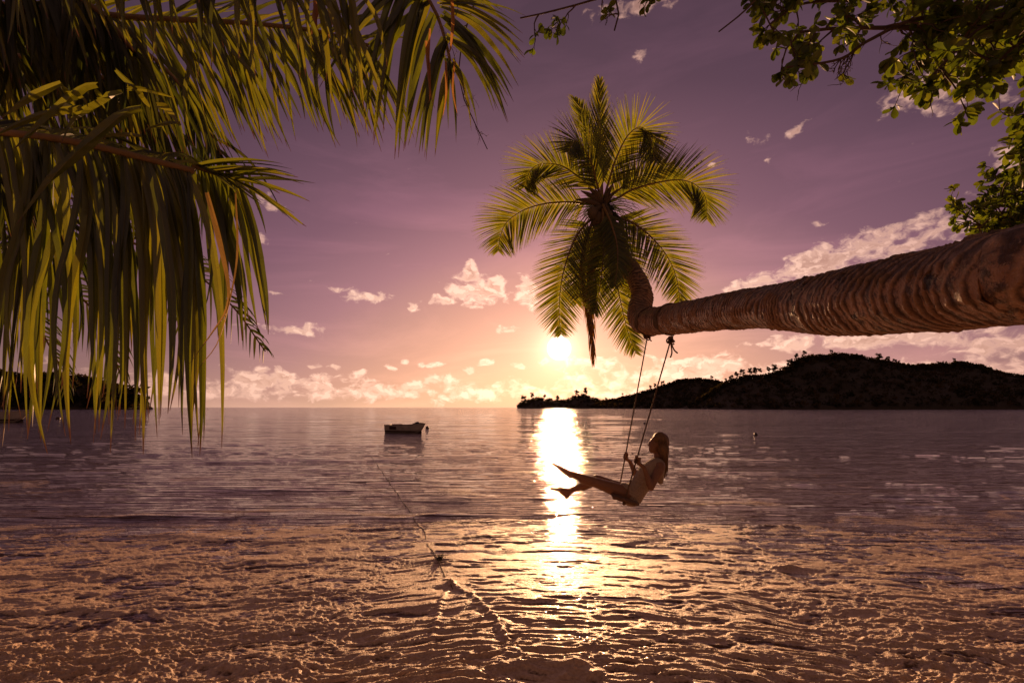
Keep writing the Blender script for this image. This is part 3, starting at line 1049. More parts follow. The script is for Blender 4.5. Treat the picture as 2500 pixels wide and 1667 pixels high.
# spathes, fibre and stalks in the heart of the crown
hm = MB()
for (a, b, w) in (((1471, 505), (1408, 487), .05), ((1471, 500), (1418, 466), .045), ((1472, 500), (1436, 458), .04), ((1474, 500), (1497, 448), .045),
                  ((1474, 505), (1508, 462), .035), ((1470, 500), (1488, 520), .05), ((1470, 505), (1440, 530), .06), ((1470, 500), (1452, 462), .05)):
    pa, pb = P(*a, 7.85), P(*b, 7.7)
    tube(hm, resample([pa, (pa + pb) / 2 + Vector((0, 0, .03)), pb], 8), [w * .4, w, w * .8, w * .15], 7)
hm.build('spathe', M['bark'], lean)
for i, (a, b) in enumerate([(1447, 520), (1463, 532), (1484, 528), (1455, 540), (1476, 542)]):
    cm = MB(); ball(cm, P(a, b, 7.72 + .03 * i), (.085, .085, .105), seg=12, rings=8); cm.build('coconut', M['bark'], lean)
fm = MB()
for k in range(160):
    a = rng.uniform(0, 6.28); L = rng.uniform(.15, .6)
    p = np.array(P(1471 + 14 * math.cos(a), 505 + 12 * math.sin(a), 7.85))
    d = np.array([math.cos(a), rng.uniform(-.5, .2), -math.sin(a) * .7 - .2])
    strip(fm, [p, p + d * L * .5, p + d * L * .85 + np.array([0, 0, -.08]), p + d * L + np.array([0, 0, -.2])], [.012, .012, .008, .002], (rng.normal(), 0, rng.normal()), .2, rng.random())
fm.build('fibre', M['far_leaf'], lean, smooth=False)


# --- the near palm whose leaves hang into the picture at upper left
near = thing('palm_tree', 'near palm whose long drooping leaves hang down the whole upper left', 'palm tree', (-3.4, .9, .1))
nt_ = MB()
tube(nt_, resample([Vector((-3.4, .9, -.1)), Vector((-3.1, 1.0, 1.2)), Vector((-2.7, 1.15, 2.4)), Vector((-2.45, 1.3, 3.35))], 24), [.2, .15, .14, .16], 20)
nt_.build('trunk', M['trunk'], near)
HUBN = Vector((-2.45, 1.3, 3.35))


def hang_row(mb, rib, f0, f1, n, L, width, d0, grav, hint=None, jit=.07, Lf=None, seg=12, wl=.0):
    """leaflets that leave the rib along d0 and bend down under their own weight"""
    m = len(rib)
    t, _, _ = frames(rib)
    for i in range(n):
        f = f0 + (f1 - f0) * (i + .5 + rng.uniform(-.3, .3)) / n
        x = f * (m - 1); k = min(int(x), m - 2); u = x - k
        p = rib[k] * (1 - u) + rib[k + 1] * u
        d = np.array(d0, dtype=float) + rng.normal(size=3) * jit; d /= np.linalg.norm(d)
        LL = (Lf(f) if Lf else L) * rng.uniform(.86, 1.06)
        pts = [p]; st = LL / seg
        sway = rng.normal(size=3) * .03; sway[2] = 0
        for j in range(seg):
            d = d + np.array([0, 0, -1.0]) * grav + sway * (1 if j < seg / 2 else -1.2) + rng.normal(size=3) * .012
            d /= np.linalg.norm(d); pts.append(pts[-1] + d * st)
        w = width * rng.uniform(.75, 1.12)
        h = (np.array(hint) if hint is not None else t[k]) + rng.normal(size=3) * .22
        strip(mb, pts, [w * .5, w * .9, w, w, w * .95, w * .9, w * .8, w * .68, w * .5, w * .3, w * .05], h, rng.uniform(.15, .4), rng.random(), roll=rng.uniform(-.7, .7))


def near_frond(pts, rows, r0=.014, r1=.008, mat='near_leaf', label=None):
    rib = resample(pts, 80)
    mb = MB()
    for row in rows: hang_row(mb, rib, **row)
    fr = mb.build('frond', M[mat], near, smooth=False)
    if label: fr['label'] = label
    rm = MB(); tube(rm, rib, [r0 * 1.6, r0, r1], 9); rm.build('midrib', M['midrib'], fr)
    return fr


# A: the big snapped frond across the left edge
A = near_frond([HUBN + Vector((0, 0, -.15)), P(-420, 280, 1.33), P(-150, 300, 1.30), P(0, 323, 1.30), P(130, 338, 1.31), P(250, 362, 1.33), P(370, 392, 1.36), P(475, 418, 1.40)],
               [dict(f0=.36, f1=.995, n=125, L=.80, width=.022, d0=(.30, -.05, -.55), grav=.22, Lf=lambda f: .82 - .02 * math.sin(f * 9)),
                dict(f0=.36, f1=.97, n=26, L=.5, width=.022, d0=(.25, .15, -.4), grav=.2, Lf=lambda f: .52 + .1 * math.sin(f * 25)),
                dict(f0=.36, f1=.97, n=60, L=.72, width=.024, d0=(-.10, .75, .85), grav=.20, Lf=lambda f: .62),
                ], r0=.012, r1=.009, label='huge snapped frond with its thick brown midrib and long hanging leaflets')
# its outer part beyond the break
near_frond([P(470, 402, 1.52), P(510, 418, 1.55), P(550, 432, 1.57), P(585, 448, 1.6)],
           [dict(f0=0, f1=1, n=13, L=.55, width=.024, d0=(.22, .0, -.5), grav=.10),
            dict(f0=0, f1=1, n=11, L=.30, width=.018, d0=(1, -.1, .05), grav=.035, jit=.16),
            dict(f0=0, f1=1, n=8, L=.30, width=.018, d0=(1, -.3, -.35), grav=.03, jit=.12)], r0=.007, r1=.004)
# B: long frond along the top
B_pts = [HUBN, P(-200, 60, 1.8), P(50, 25, 1.85), P(350, 45, 1.9), P(560, 55, 1.95), P(760, 75, 2.0), P(900, 112, 2.1)]
near_frond(B_pts, [dict(f0=.25, f1=1.0, n=84, L=.6, width=.020, d0=(.42, -.1, -.75), grav=.03, Lf=lambda f: .66 - .40 * max(0, f - .6)),
                   dict(f0=.25, f1=1.0, n=74, L=.6, width=.020, d0=(.40, .35, -.6), grav=.05, Lf=lambda f: .58 - .3 * max(0, f - .6)),
                   dict(f0=.3, f1=1.0, n=44, L=.3, width=.016, d0=(.8, .1, .55), grav=.03)], label='frond reaching along the top edge with fine slanting leaflets')
# B2: frond just above the picture, its tips hang into view
near_frond([HUBN + Vector((0, 0, .2)), P(-200, -150, 1.5), P(150, -190, 1.5), P(450, -170, 1.5), P(700, -110, 1.55), P(860, -60, 1.6)],
           [dict(f0=.3, f1=1, n=56, L=.48, width=.025, d0=(.30, 0, -.8), grav=.04, jit=.14, Lf=lambda f: .50),
            dict(f0=.3, f1=1, n=20, L=.40, width=.020, d0=(.3, -.2, -.6), grav=.12, jit=.16)])
# dense dark fronds in the corner
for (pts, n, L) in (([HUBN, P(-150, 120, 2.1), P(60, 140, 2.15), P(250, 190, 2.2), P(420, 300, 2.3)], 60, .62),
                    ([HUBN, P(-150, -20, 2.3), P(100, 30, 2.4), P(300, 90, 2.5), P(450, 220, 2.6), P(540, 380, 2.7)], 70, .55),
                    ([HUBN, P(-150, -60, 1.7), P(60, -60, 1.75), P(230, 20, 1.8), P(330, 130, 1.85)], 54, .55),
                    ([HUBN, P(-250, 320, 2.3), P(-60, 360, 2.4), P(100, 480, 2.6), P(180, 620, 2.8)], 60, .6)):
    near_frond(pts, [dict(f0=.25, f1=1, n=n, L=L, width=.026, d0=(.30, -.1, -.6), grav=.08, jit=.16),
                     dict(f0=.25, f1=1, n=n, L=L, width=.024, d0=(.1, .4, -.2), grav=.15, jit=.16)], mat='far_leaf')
# leaflets of the broken frond folded forward over the midrib, catching the light
for pts, w in (([(298, 226), (262, 236), (214, 262), (175, 300), (150, 350)], .024),
               ([(344, 264), (300, 278), (230, 337), (130, 430), (40, 549)], .030),
               ([(237, 207), (200, 215), (145, 264), (90, 310), (31, 367)], .026),
               ([(150, 203), (110, 220), (60, 245), (0, 290)], .022),
               ([(200, 262), (120, 275), (50, 300), (-20, 335)], .024),
               ([(282, 170), (305, 192), (330, 214), (308, 222)], .016), ([(330, 214), (352, 240), (368, 262), (365, 268)], .018),
               ([(310, 215), (350, 218), (390, 228), (428, 240)], .012), ([(382, 256), (412, 265), (436, 300), (440, 308)], .020),
               ([(150, 212), (170, 235), (186, 262)], .020), ([(190, 230), (205, 240), (215, 262)], .018), ([(232, 220), (245, 240), (258, 268)], .016),
               ([(440, 300), (400, 302), (365, 312), (352, 322)], .012), ([(345, 332), (300, 328), (262, 332), (240, 345)], .012)):
    q = resample([P(x, y, 1.20 + .02 * math.sin(i + x)) for i, (x, y) in enumerate(pts)], 14)
    bent = MB(); strip(bent, q, [w * .5, w * .8, w * .9, w * .7, w * .4, w * .04], (.5, -.4, .7), .45, .55 + .4 * rng.random(), roll=.3)
    b_ = bent.build('bent_leaflet', M['near_leaf'], A, smooth=False); b_['label'] = 'leaflet folded forward over the midrib and catching the light'
# yellowing curled leaflets
for pts, w in (([(505, 470), (540, 600), (560, 700), (552, 760), (520, 810), (462, 888)], .015), ([(575, 470), (580, 620), (560, 740), (530, 840), (480, 910), (466, 1000)], .006)):
    cur = MB(); strip(cur, resample([P(x, y, 1.26) for x, y in pts], 24), [w * .6, w, w * .9, w * .6, w * .1], (1, .3, 0), .4, .3, roll=1.4)
    c_ = cur.build('curled_leaflet', M['dry_leaf'], A, smooth=False); c_['label'] = 'yellowed leaflet curling away from the rest'
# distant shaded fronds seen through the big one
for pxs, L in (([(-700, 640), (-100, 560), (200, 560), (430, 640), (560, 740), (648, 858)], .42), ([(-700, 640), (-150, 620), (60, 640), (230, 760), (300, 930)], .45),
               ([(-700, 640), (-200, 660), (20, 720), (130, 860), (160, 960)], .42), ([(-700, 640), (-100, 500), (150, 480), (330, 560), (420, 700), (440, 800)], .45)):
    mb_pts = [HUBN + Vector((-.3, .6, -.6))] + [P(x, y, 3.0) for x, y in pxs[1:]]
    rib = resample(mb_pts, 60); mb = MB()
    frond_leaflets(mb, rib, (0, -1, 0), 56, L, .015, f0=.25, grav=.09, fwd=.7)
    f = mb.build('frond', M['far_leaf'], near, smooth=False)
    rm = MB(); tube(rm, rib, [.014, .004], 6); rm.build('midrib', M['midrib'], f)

# --- second near palm overhead: splayed frond hanging in at the top centre
over = thing('palm_tree', 'overhead palm with one splayed ragged frond hanging in at the top centre', 'palm tree', (-1.9, -1.6, .3))
ot = MB(); HO = Vector((-1.2, -.6, 4.9))
tube(ot, resample([Vector((-1.9, -1.6, .1)), Vector((-1.8, -1.4, 1.8)), Vector((-1.5, -1.0, 3.5)), HO], 24), [.2, .15, .13, .15], 20)
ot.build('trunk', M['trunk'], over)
ribC = resample([HO, HO + Vector((.3, .9, .5)), P(960, -330, 1.75), P(1010, -80, 1.85), P(1068, 40, 1.9), P(1095, 130, 1.93), P(1105, 190, 1.95)], 80)
cm_ = MB()
tips = [((985, -60), (900, 312), .030), ((1000, -60), (925, 330), .032), ((1010, -40), (905, 335), .034), ((1030, -20), (965, 372), .036), ((1045, 10), (972, 366), .036),
        ((1062, 40), (1000, 372), .034), ((1085, 90), (1020, 372), .030), ((1090, 110), (1040, 382), .028), ((1098, 150), (1052, 378), .024), ((1090, 100), (1004, 355), .028),
        ((1080, 40), (1240, 300), .026), ((1085, 60), (1248, 250), .026), ((1085, 30), (1260, 215), .024), ((1070, 0), (1285, 130), .024),
        ((1060, -10), (1278, 85), .022), ((1050, -30), (1230, 20), .022), ((1080, 20), (1262, 160), .022), ((1085, 50), (1230, 290), .020),
        ((1060, -40), (1200, 10), .02), ((1040, -20), (862, 210), .030), ((1010, -60), (790, 200), .022), ((1030, -40), (850, 120), .03),
        ((1090, 80), (1236, 240), .02), ((1092, 90), (1215, 275), .018), ((1070, 10), (1265, 60), .018), ((1095, 140), (1120, 330), .014), ((1098, 150), (1095, 300), .016),
        ((1100, 160), (1150, 300), .014), ((1100, 150), (1135, 270), .014), ((1000, -80), (765, 205), .02), ((1020, -50), (770, 225), .02), ((1050, 0), (880, 250), .03)]
for a, b, w in tips:
    for rep in range(2):
        ja, jb = rng.normal(size=2) * 6, rng.normal(size=2) * 12
        d = 1.9 + rng.uniform(-.08, .12)
        pa = P(a[0] + ja[0], a[1] + ja[1], 1.9); pb = P(b[0] + jb[0], b[1] + jb[1], d)
        bow = Vector((.02 * (1 if b[0] > 1100 else -.3), -.02, .025)) * ((pb - pa).length / .5)
        q = resample([pa, pa.lerp(pb, .35) + bow, pa.lerp(pb, .72) + bow * .8, pb], 14)
        strip(cm_, q, [w * .6, w, w, w * .85, w * .6, w * .3, w * .03], (1, 0, .3), .35, rng.random(), roll=rng.uniform(-.6, .6))
fc = cm_.build('frond', M['near_leaf'], over, smooth=False)
rm = MB(); tube(rm, ribC, [.02, .014, .010, .006], 9); rm.build('midrib', M['midrib'], fc)
for (pts, w) in (([(768, 0), (772, 60), (775, 110)], .014), ([(782, -10), (768, 60), (760, 90)], .03), ([(1103, -10), (1106, 60), (1098, 130), (1080, 140)], .014),
                 ([(1040, 100), (1048, 180), (1050, 240), (1040, 258)], .014), ([(1050, 70), (1046, 150), (1052, 230), (1062, 265)], .010),
                 ([(1088, 150), (1090, 230), (1080, 292)], .010), ([(1110, 150), (1106, 220), (1118, 285)], .008), ([(800, -20), (810, 40), (798, 118)], .026)):
    sm = MB(); strip(sm, resample([P(x, y, 1.8) for x, y in pts], 12), [w * .7, w, w, w * .7, w * .1], (1, .2, 0), .4, .9, roll=.9)
    s_ = sm.build('dry_leaflet', M['dry_leaf'], fc, smooth=False); s_['label'] = 'dried orange brown leaflet among the green ones'


# ------------------------------------------------------------------ broadleaf trees
def oval_leaf(mb, p, d, nrm, L, rnd):
    """obovate leaf, base at p, pointing along d"""
    d = np.array(d); d /= np.linalg.norm(d)
    s = np.cross(d, nrm); s /= np.linalg.norm(s) + 1e-9
    n = np.cross(s, d)
    prof = [(0, .03), (.15, .10), (.4, .22), (.65, .29), (.85, .23), (.96, .10), (1, .0)]
    vs = []; at = []
    curl = rng.uniform(-.25, .1)
    for f, w in prof:
        c = p + d * L * f + n * L * curl * f * f
        vs += [c - s * L * w + n * L * w * .3, c, c + s * L * w + n * L * w * .3]
        at += [(0, f, rnd), (.5, f, rnd), (1, f, rnd)]
    fs = []
    for i in range(len(prof) - 1):
        a = i * 3; fs += [(a, a + 1, a + 4, a + 3), (a + 1, a + 2, a + 5, a + 4)]
    mb.add(vs, fs, at)


def rosette(mb, tip, d, n, L):
    d = np.array(d) / (np.linalg.norm(d) + 1e-9)
    for k in range(n):
        v = rng.normal(size=3); v -= d * (v @ d) * .3; v /= np.linalg.norm(v)
        q = d * rng.uniform(.2, .8) + v * .8 + np.array([0, 0, -.25])
        nr = np.array([0, 0, 1.0]) + rng.normal(size=3) * .6
        oval_leaf(mb, np.array(tip) - d * rng.uniform(0, L * .5), q, nr, L * rng.uniform(.6, 1.1), rng.random())


def twig(bm_, lm, p, d, length, r, L, depth, leafy=1.0, n_leaf=6, droop=.05):
    """crooked twig with side shoots; rosettes at the ends"""
    p = np.array(p, dtype=float); d = np.array(d, dtype=float); d /= np.linalg.norm(d)
    pts = [p]; st = length / 5
    for k in range(5):
        d = d + rng.normal(size=3) * .22 + np.array([0, 0, -droop]); d /= np.linalg.norm(d)
        pts.append(pts[-1] + d * st)
        if depth > 0 and k > 0 and rng.random() < .75:
            sd = d + rng.normal(size=3) * .7
            twig(bm_, lm, pts[-1], sd, length * rng.uniform(.35, .65), r * .6, L, depth - 1, leafy, n_leaf, droop)
    tube(bm_, pts, [r, r * .4], 5)
    if rng.random() < leafy: rosette(lm, pts[-1], d, n_leaf, L)


tree = thing('broadleaf_tree', 'shore tree whose oval-leaved branches hang in at the top right corner', 'tree', (4.6, 2.0, 0))
tt = MB()
tube(tt, resample([Vector((4.6, 2.0, -.5)), Vector((4.7, 2.1, 2.0)), Vector((4.5, 2.4, 4.0)), Vector((4.2, 2.8, 5.6))], 24), [.3, .22, .18, .12], 16)
tt.build('trunk', M['bark'], tree)


def limb(parent, pts, r0, r1, shoots, L, leafy, n_leaf=7, length=.35, depth=2, bias=(0, 0, 0), f0=.2, droop=.06, bare=0, name='branch', label=None):
    rib = resample(pts, 50)
    bm_ = MB(); lm = MB()
    tube(bm_, rib, [r0, r1], 8)
    t, _, _ = frames(rib)
    for k in range(shoots):
        f = f0 + (1 - f0) * (k + rng.random()) / shoots
        i = min(int(f * 49), 49)
        d = t[i] * .4 + rng.normal(size=3) * .6 + np.array(bias)
        twig(bm_, lm, rib[i], d, length * rng.uniform(.5, 1.2), r1 * 1.1, L, depth, leafy, n_leaf, droop)
    for k in range(bare):
        i = rng.integers(int(f0 * 49), 49)
        twig(bm_, lm, rib[i], t[i] * .4 + np.array([0, 0, -.7]) + rng.normal(size=3) * .3, length * rng.uniform(.4, .9), r1 * .8, L, 1, 0, 0, droop)
    b = bm_.build(name, M['twig'], parent)
    if label: b['label'] = label
    if lm.v: lm.build('foliage', M['broad_leaf'], b)
    return b


TC = Vector((4.3, 2.7, 5.2))
limb(tree, [TC, P(2700, -40, 3.2), P(2500, 20, 3.1), P(2330, 60, 3.05), P(2180, 68, 3.0), P(2040, 70, 2.95), P(1905, 85, 2.9)], .035, .007, 22, .088, 1, 6, .26, 1, (0, 0, .12), .42, .04)
limb(tree, [TC, P(2650, 30, 3.0), P(2420, 60, 3.0), P(2250, 45, 3.0), P(2120, 100, 2.95), P(2050, 145, 2.9), P(1920, 165, 2.85)], .03, .005, 7, .09, .35, 4, .2, 1, (0, 0, -.1), .5, .03, bare=16,
     label='bare twiggy branch reaching out below the leaves')
limb(tree, [TC, P(2640, -60, 2.8), P(2480, 20, 2.8), P(2380, 80, 2.8), P(2300, 160, 2.8), P(2260, 200, 2.8)], .03, .006, 24, .088, 1, 7, .28, 1, (0, 0, -.05), .38, .06, bare=8)
limb(tree, [TC, P(2680, 0, 3.4), P(2560, 60, 3.4), P(2450, 100, 3.4), P(2340, 120, 3.3), P(2240, 130, 3.3)], .03, .006, 20, .088, 1, 6, .26, 1, (0, 0, -.15), .35, .1, bare=6)
limb(tree, [TC, P(2680, -80, 2.6), P(2560, 40, 2.6), P(2470, 120, 2.65), P(2400, 190, 2.7)], .03, .006, 30, .09, 1, 8, .30, 1, (0, 0, 0), .35, .05)
limb(tree, [TC, P(2600, -100, 3.3), P(2400, -40, 3.3), P(2250, -20, 3.3), P(2100, 0, 3.2), P(1960, 10, 3.2), P(1880, 60, 3.2)], .03, .006, 26, .085, 1, 7, .26, 1, (0, 0, -.02), .35, .04)
limb(tree, [TC, P(2720, 100, 3.0), P(2600, 180, 3.1), P(2540, 260, 3.1), P(2510, 330, 3.1), P(2490, 385, 3.1)], .025, .006, 26, .085, 1, 8, .20, 1, (-.05, 0, -.1), .3, .1)
limb(tree, [TC, P(2640, 20, 2.9), P(2520, 80, 2.9), P(2440, 60, 2.9), P(2330, 20, 2.9)], .03, .007, 26, .10, 1, 8, .28, 1, (0, 0, .05), .3, .03)
# bare twigs that cross above the picture
limb(tree, [TC, P(2200, -250, 3.0), P(1950, -120, 2.8), P(1862, -20, 2.7), P(1815, 30, 2.7), P(1755, 78, 2.7)], .02, .004, 3, .08, 0, 0, .10, 1, (0, 0, -.3), .6, .1, label='bare twig dipping below the top edge')
limb(tree, [TC, P(2300, -200, 2.9), P(2000, -150, 2.8), P(1850, -40, 2.8), P(1870, 40, 2.8), P(1895, 85, 2.8)], .02, .004, 4, .08, .8, 5, .10, 1, (0, 0, -.2), .85, .1)
limb(tree, [TC, P(2100, -300, 2.9), P(1800, -200, 2.7), P(1560, -40, 2.5), P(1450, 0, 2.4), P(1340, 30, 2.4), P(1270, 45, 2.4)], .02, .004, 8, .05, .5, 4, .14, 2, (0, 0, -.25), .62, .1, label='thin straggly twigs dangling at the top between the palms')
limb(tree, [TC, P(1900, -350, 2.6), P(1600, -260, 2.5), P(1500, -60, 2.4), P(1512, 20, 2.4), P(1500, 75, 2.4)], .015, .004, 7, .05, .3, 3, .12, 2, (0, 0, -.2), .78, .1)
limb(tree, [TC, P(1700, -450, 2.4), P(1300, -250, 2.2), P(1180, -40, 2.1), P(1130, 100, 2.05), P(1120, 200, 2.05), P(1150, 280, 2.05), P(1190, 365, 2.05)], .012, .002, 12, .04, 0, 0, .12, 2, (0, 0, -.2), .72, .1, label='dry vine hanging among the tips of the splayed frond')

bush = thing('broadleaf_tree', 'small-leaved tree crown rising behind the leaning trunk at the right edge', 'tree', (8.2, 6.4, 0))
bt = MB(); tube(bt, resample([Vector((8.2, 6.4, -.6)), Vector((8.0, 6.3, 2.0)), Vector((7.4, 6.1, 3.9))], 16), [.22, .15, .1], 12); bt.build('trunk', M['bark'], bush)
BC = Vector((7.4, 6.1, 3.9))
for (x, y, n) in ((2450, 440, 22), (2400, 500, 20), (2370, 560, 18), (2480, 520, 22), (2440, 590, 18), (2500, 600, 18), (2540, 480, 16), (2560, 420, 12)):
    limb(bush, [BC, P(2640, 520, 5.9), P((x + 2640) / 2, (y + 520) / 2, 5.8), P(x, y, 5.6 + rng.uniform(-.3, .3))], .03, .008, n, .095, 1, 9, .34, 1, (0, 0, 0), .45, .0)


# ------------------------------------------------------------------ swing
def along(a, b, py):
    """point of the line a-b that lies on image row py"""
    best = None
    for k in range(401):
        q = a.lerp(b, k / 400)
        v = q - Vector((0, 0, CAM_H))
        c, s = math.cos(PITCH), math.sin(PITCH)
        fwd = v.y * c + v.z * s; up = -v.y * s + v.z * c
        y = 833.5 - up / fwd * FPX
        if best is None or abs(y - py) < best[0]: best = (abs(y - py), q)
    return best[1]


nT, nB = P(1637, 832, 5.72), P(1527, 1217, 5.82)
fT, fB = P(1581, 820, 6.62), P(1513, 1192, 6.30)
swing = thing('rope_swing', 'wooden board swing on two ropes tied to the leaning palm trunk', 'swing', (nB + fB) / 2)
ax_r = (nT - nB).normalized(); ax_w = (fB - nB).normalized()
ax_f = ax_w.cross(ax_r).normalized()
if ax_f.x > 0: ax_f = -ax_f
ax_w = ax_r.cross(ax_f).normalized()
if ax_w.y < 0: ax_w = -ax_w
cB = (nB + fB) / 2 - ax_r * .02
bd = bmesh.new(); bmesh.ops.create_cube(bd, size=1)
Mx = Matrix.Translation(cB) @ Matrix((ax_w, ax_f, ax_r)).transposed().to_4x4()
bmesh.ops.transform(bd, matrix=Mx @ Matrix.Diagonal((.60, .30, .03, 1)), verts=bd.verts)
bmesh.ops.bevel(bd, geom=bd.edges[:], offset=.006, segments=2, affect='EDGES')
mb = MB(); bd.verts.index_update()
mb.add([v.co.copy() for v in bd.verts], [[v.index for v in f.verts] for f in bd.faces]); bd.free()
for sx in (-.2, .2):   # battens under the board
    c = cB - ax_r * .027 + ax_w * sx
    tube(mb, [c - ax_f * .13, c, c + ax_f * .13], .014, 4)
mb.build('seat', M['board'], swing)


def rope_to(mb, a, b, r, twist=.02):
    L = (b - a).length; n = max(8, int(L / .012))
    pts = [a.lerp(b, i / (n - 1)) for i in range(n)]
    t = (b - a).normalized(); u = t.orthogonal().normalized(); w = t.cross(u)
    for k in range(3):
        q = []
        for i, p in enumerate(pts):
            an = i * .012 / .045 * 2 * math.pi * .5 + k * 2.094
            q.append(p + (u * math.cos(an) + w * math.sin(an)) * r * .5)
        tube(mb, q, r * .58, 5)


def trunk_at(y):
    best = min(TRC, key=lambda c: abs(c[1] - y) + (0 if c[3] < 9 else 9)); return best


_c = resample([(*P(a, b, d), r) for a, b, d, r in TR[1:13]], 300)
TRC = [tuple(c) for c in _c]
for (top, bot, side) in ((nT, nB, 'near'), (fT, fB, 'far')):
    rb = MB()
    rope_to(rb, bot - ax_r * .05, top, .0085)
    ball(rb, bot - ax_r * .055, .020)
    rope = rb.build('rope', M['rope'], swing)
    kb = MB()
    c = trunk_at(top.y); cc = Vector(c[:3]); rr = c[3] + .014
    for k, dy in enumerate((-.055, -.02, .02, .055)):
        pts = []
        for a in np.linspace(0, 2 * math.pi, 40):
            pts.append(cc + Vector((math.sin(a) * rr, dy * (1 if math.cos(a) > -.6 else .3), math.cos(a) * rr)))
        tube(kb, pts, .009, 6)
    und = cc + Vector((0, 0, -rr))
    for dy in (-.12, .12):
        pa = und + Vector((-.01 if dy < 0 else .06, dy * .6, .02))
        tube(kb, [pa, pa.lerp(top, .5), top], .008, 6)
    for k in range(7):
        o = Vector(rng.normal(size=3) * .014)
        an = rng.normal(size=3)
        q = [top + o + Vector((math.cos(a) * .024, math.sin(a) * .02 * an[1], math.sin(a + an[0]) * .028)) for a in np.linspace(0, 5.5, 12)]
        tube(kb, q, .0085, 6)
    tails = (((.035, 0, -.10), (.075, .0, -.14)), ((.01, .0, -.13), (-.01, 0, -.19))) if side == 'near' else (((.03, 0, -.05), (.05, 0, -.07)),)
    for q1, q2 in tails:
        tube(kb, resample([top, top + Vector(q1), top + Vector(q2)], 8), [.007, .009], 6)
    kb.build('knot', M['rope'], rope)


# ------------------------------------------------------------------ person
def solid(name, parts, mat, parent, voxel=.005, smooth_it=6, origin=None):
    """fuse overlapping volumes into one continuous skin"""
    mb = MB(); parts(mb)
    off = wloc(parent) if parent is not None else Vector((0, 0, 0))
    me = bpy.data.meshes.new(name + '_raw')
    me.from_pydata([tuple(Vector(p) - off) for p in mb.v], [], mb.f); me.update()
    o = bpy.data.objects.new(name, me); COL.objects.link(o)
    rm_ = o.modifiers.new('fuse', 'REMESH'); rm_.mode = 'VOXEL'; rm_.voxel_size = voxel; rm_.use_smooth_shade = True
    s_ = o.modifiers.new('soft', 'SMOOTH'); s_.factor = .5; s_.iterations = smooth_it
    dg = bpy.context.evaluated_depsgraph_get()
    new = bpy.data.meshes.new_from_object(o.evaluated_get(dg))
    o.modifiers.clear(); o.data = new; new.name = name; bpy.data.meshes.remove(me)
    new.materials.clear(); new.materials.append(mat)
    new.polygons.foreach_set('use_smooth', [True] * len(new.polygons))
    if parent is not None: o.parent = parent
    return o


HIP = P(1541, 1208, 6.05)
woman = thing('person', 'barefoot woman in a cream knitted dress leaning back on the swing with legs stretched out', 'person', HIP)
nH = along(nB, nT, 1124); fH = along(fB, fT, 1114)
shN, shF = P(1613, 1138, 5.90), P(1606, 1133, 6.22)
elN, elF = P(1589, 1189, 5.80), P(1553, 1160, 6.42)
wrN, wrF = P(1572, 1140, 5.80), P(1538, 1126, 6.50)
headc = P(1606, 1082, 6.06)


def hand(mb, H_, wr, rope_ax, sgn):
    """palm behind the rope, four fingers closed round it, thumb over the front"""
    a = rope_ax.normalized()
    away = (wr - H_); away = (away - a * away.dot(a)).normalized()
    sd = a.cross(away).normalized() * sgn
    palm = H_ + away * .030
    capsule(mb, palm + a * .028, palm - a * .026, .019, .018, 8)
    capsule(mb, wr, palm - a * .02, .023, .022, 8)
    for k in range(4):
        c = H_ + a * (.034 - k * .021)
        r = (.0235, .025, .0245, .022)[k]; fr_ = (.0085, .009, .0088, .0075)[k]
        prev = None
        for th in (-.3, .5, 1.3, 2.2, 3.1, 3.7 - .15 * k):
            q = c + (away * math.cos(th) + sd * math.sin(th)) * r + away * .004
            if prev is not None: capsule(mb, prev, q, fr_, fr_ * .95, 6)
            prev = q
    prev = palm + a * .0 - sd * .012
    for q in (H_ + a * .030 - sd * .022 + away * .006, H_ + a * .046 - sd * .014 - away * .012, H_ + a * .050 + sd * .004 - away * .020):
        capsule(mb, prev, q, .010, .009, 6); prev = q


def torso(mb, g=0.0):
    ball(mb, P(1541, 1207, 6.05), (.125 + g, .165 + g, .12 + g))
    capsule(mb, P(1543, 1210, 5.97), P(1558, 1190, 6.0), .105 + g, .10 + g)
    capsule(mb, P(1543, 1210, 6.13), P(1558, 1190, 6.1), .105 + g, .10 + g)
    capsule(mb, P(1558, 1190, 6.02), P(1580, 1163, 6.0), .098 + g, .11 + g)
    capsule(mb, P(1558, 1190, 6.08), P(1580, 1163, 6.10), .098 + g, .11 + g)
    capsule(mb, P(1580, 1163, 5.99), P(1604, 1138, 5.98), .11 + g, .085 + g)
    capsule(mb, P(1578, 1160, 6.11), P(1602, 1136, 6.13), .11 + g, .085 + g)
    # chest
    ball(mb, P(1576, 1150, 5.98), .062 + g); ball(mb, P(1574, 1147, 6.13), .062 + g)


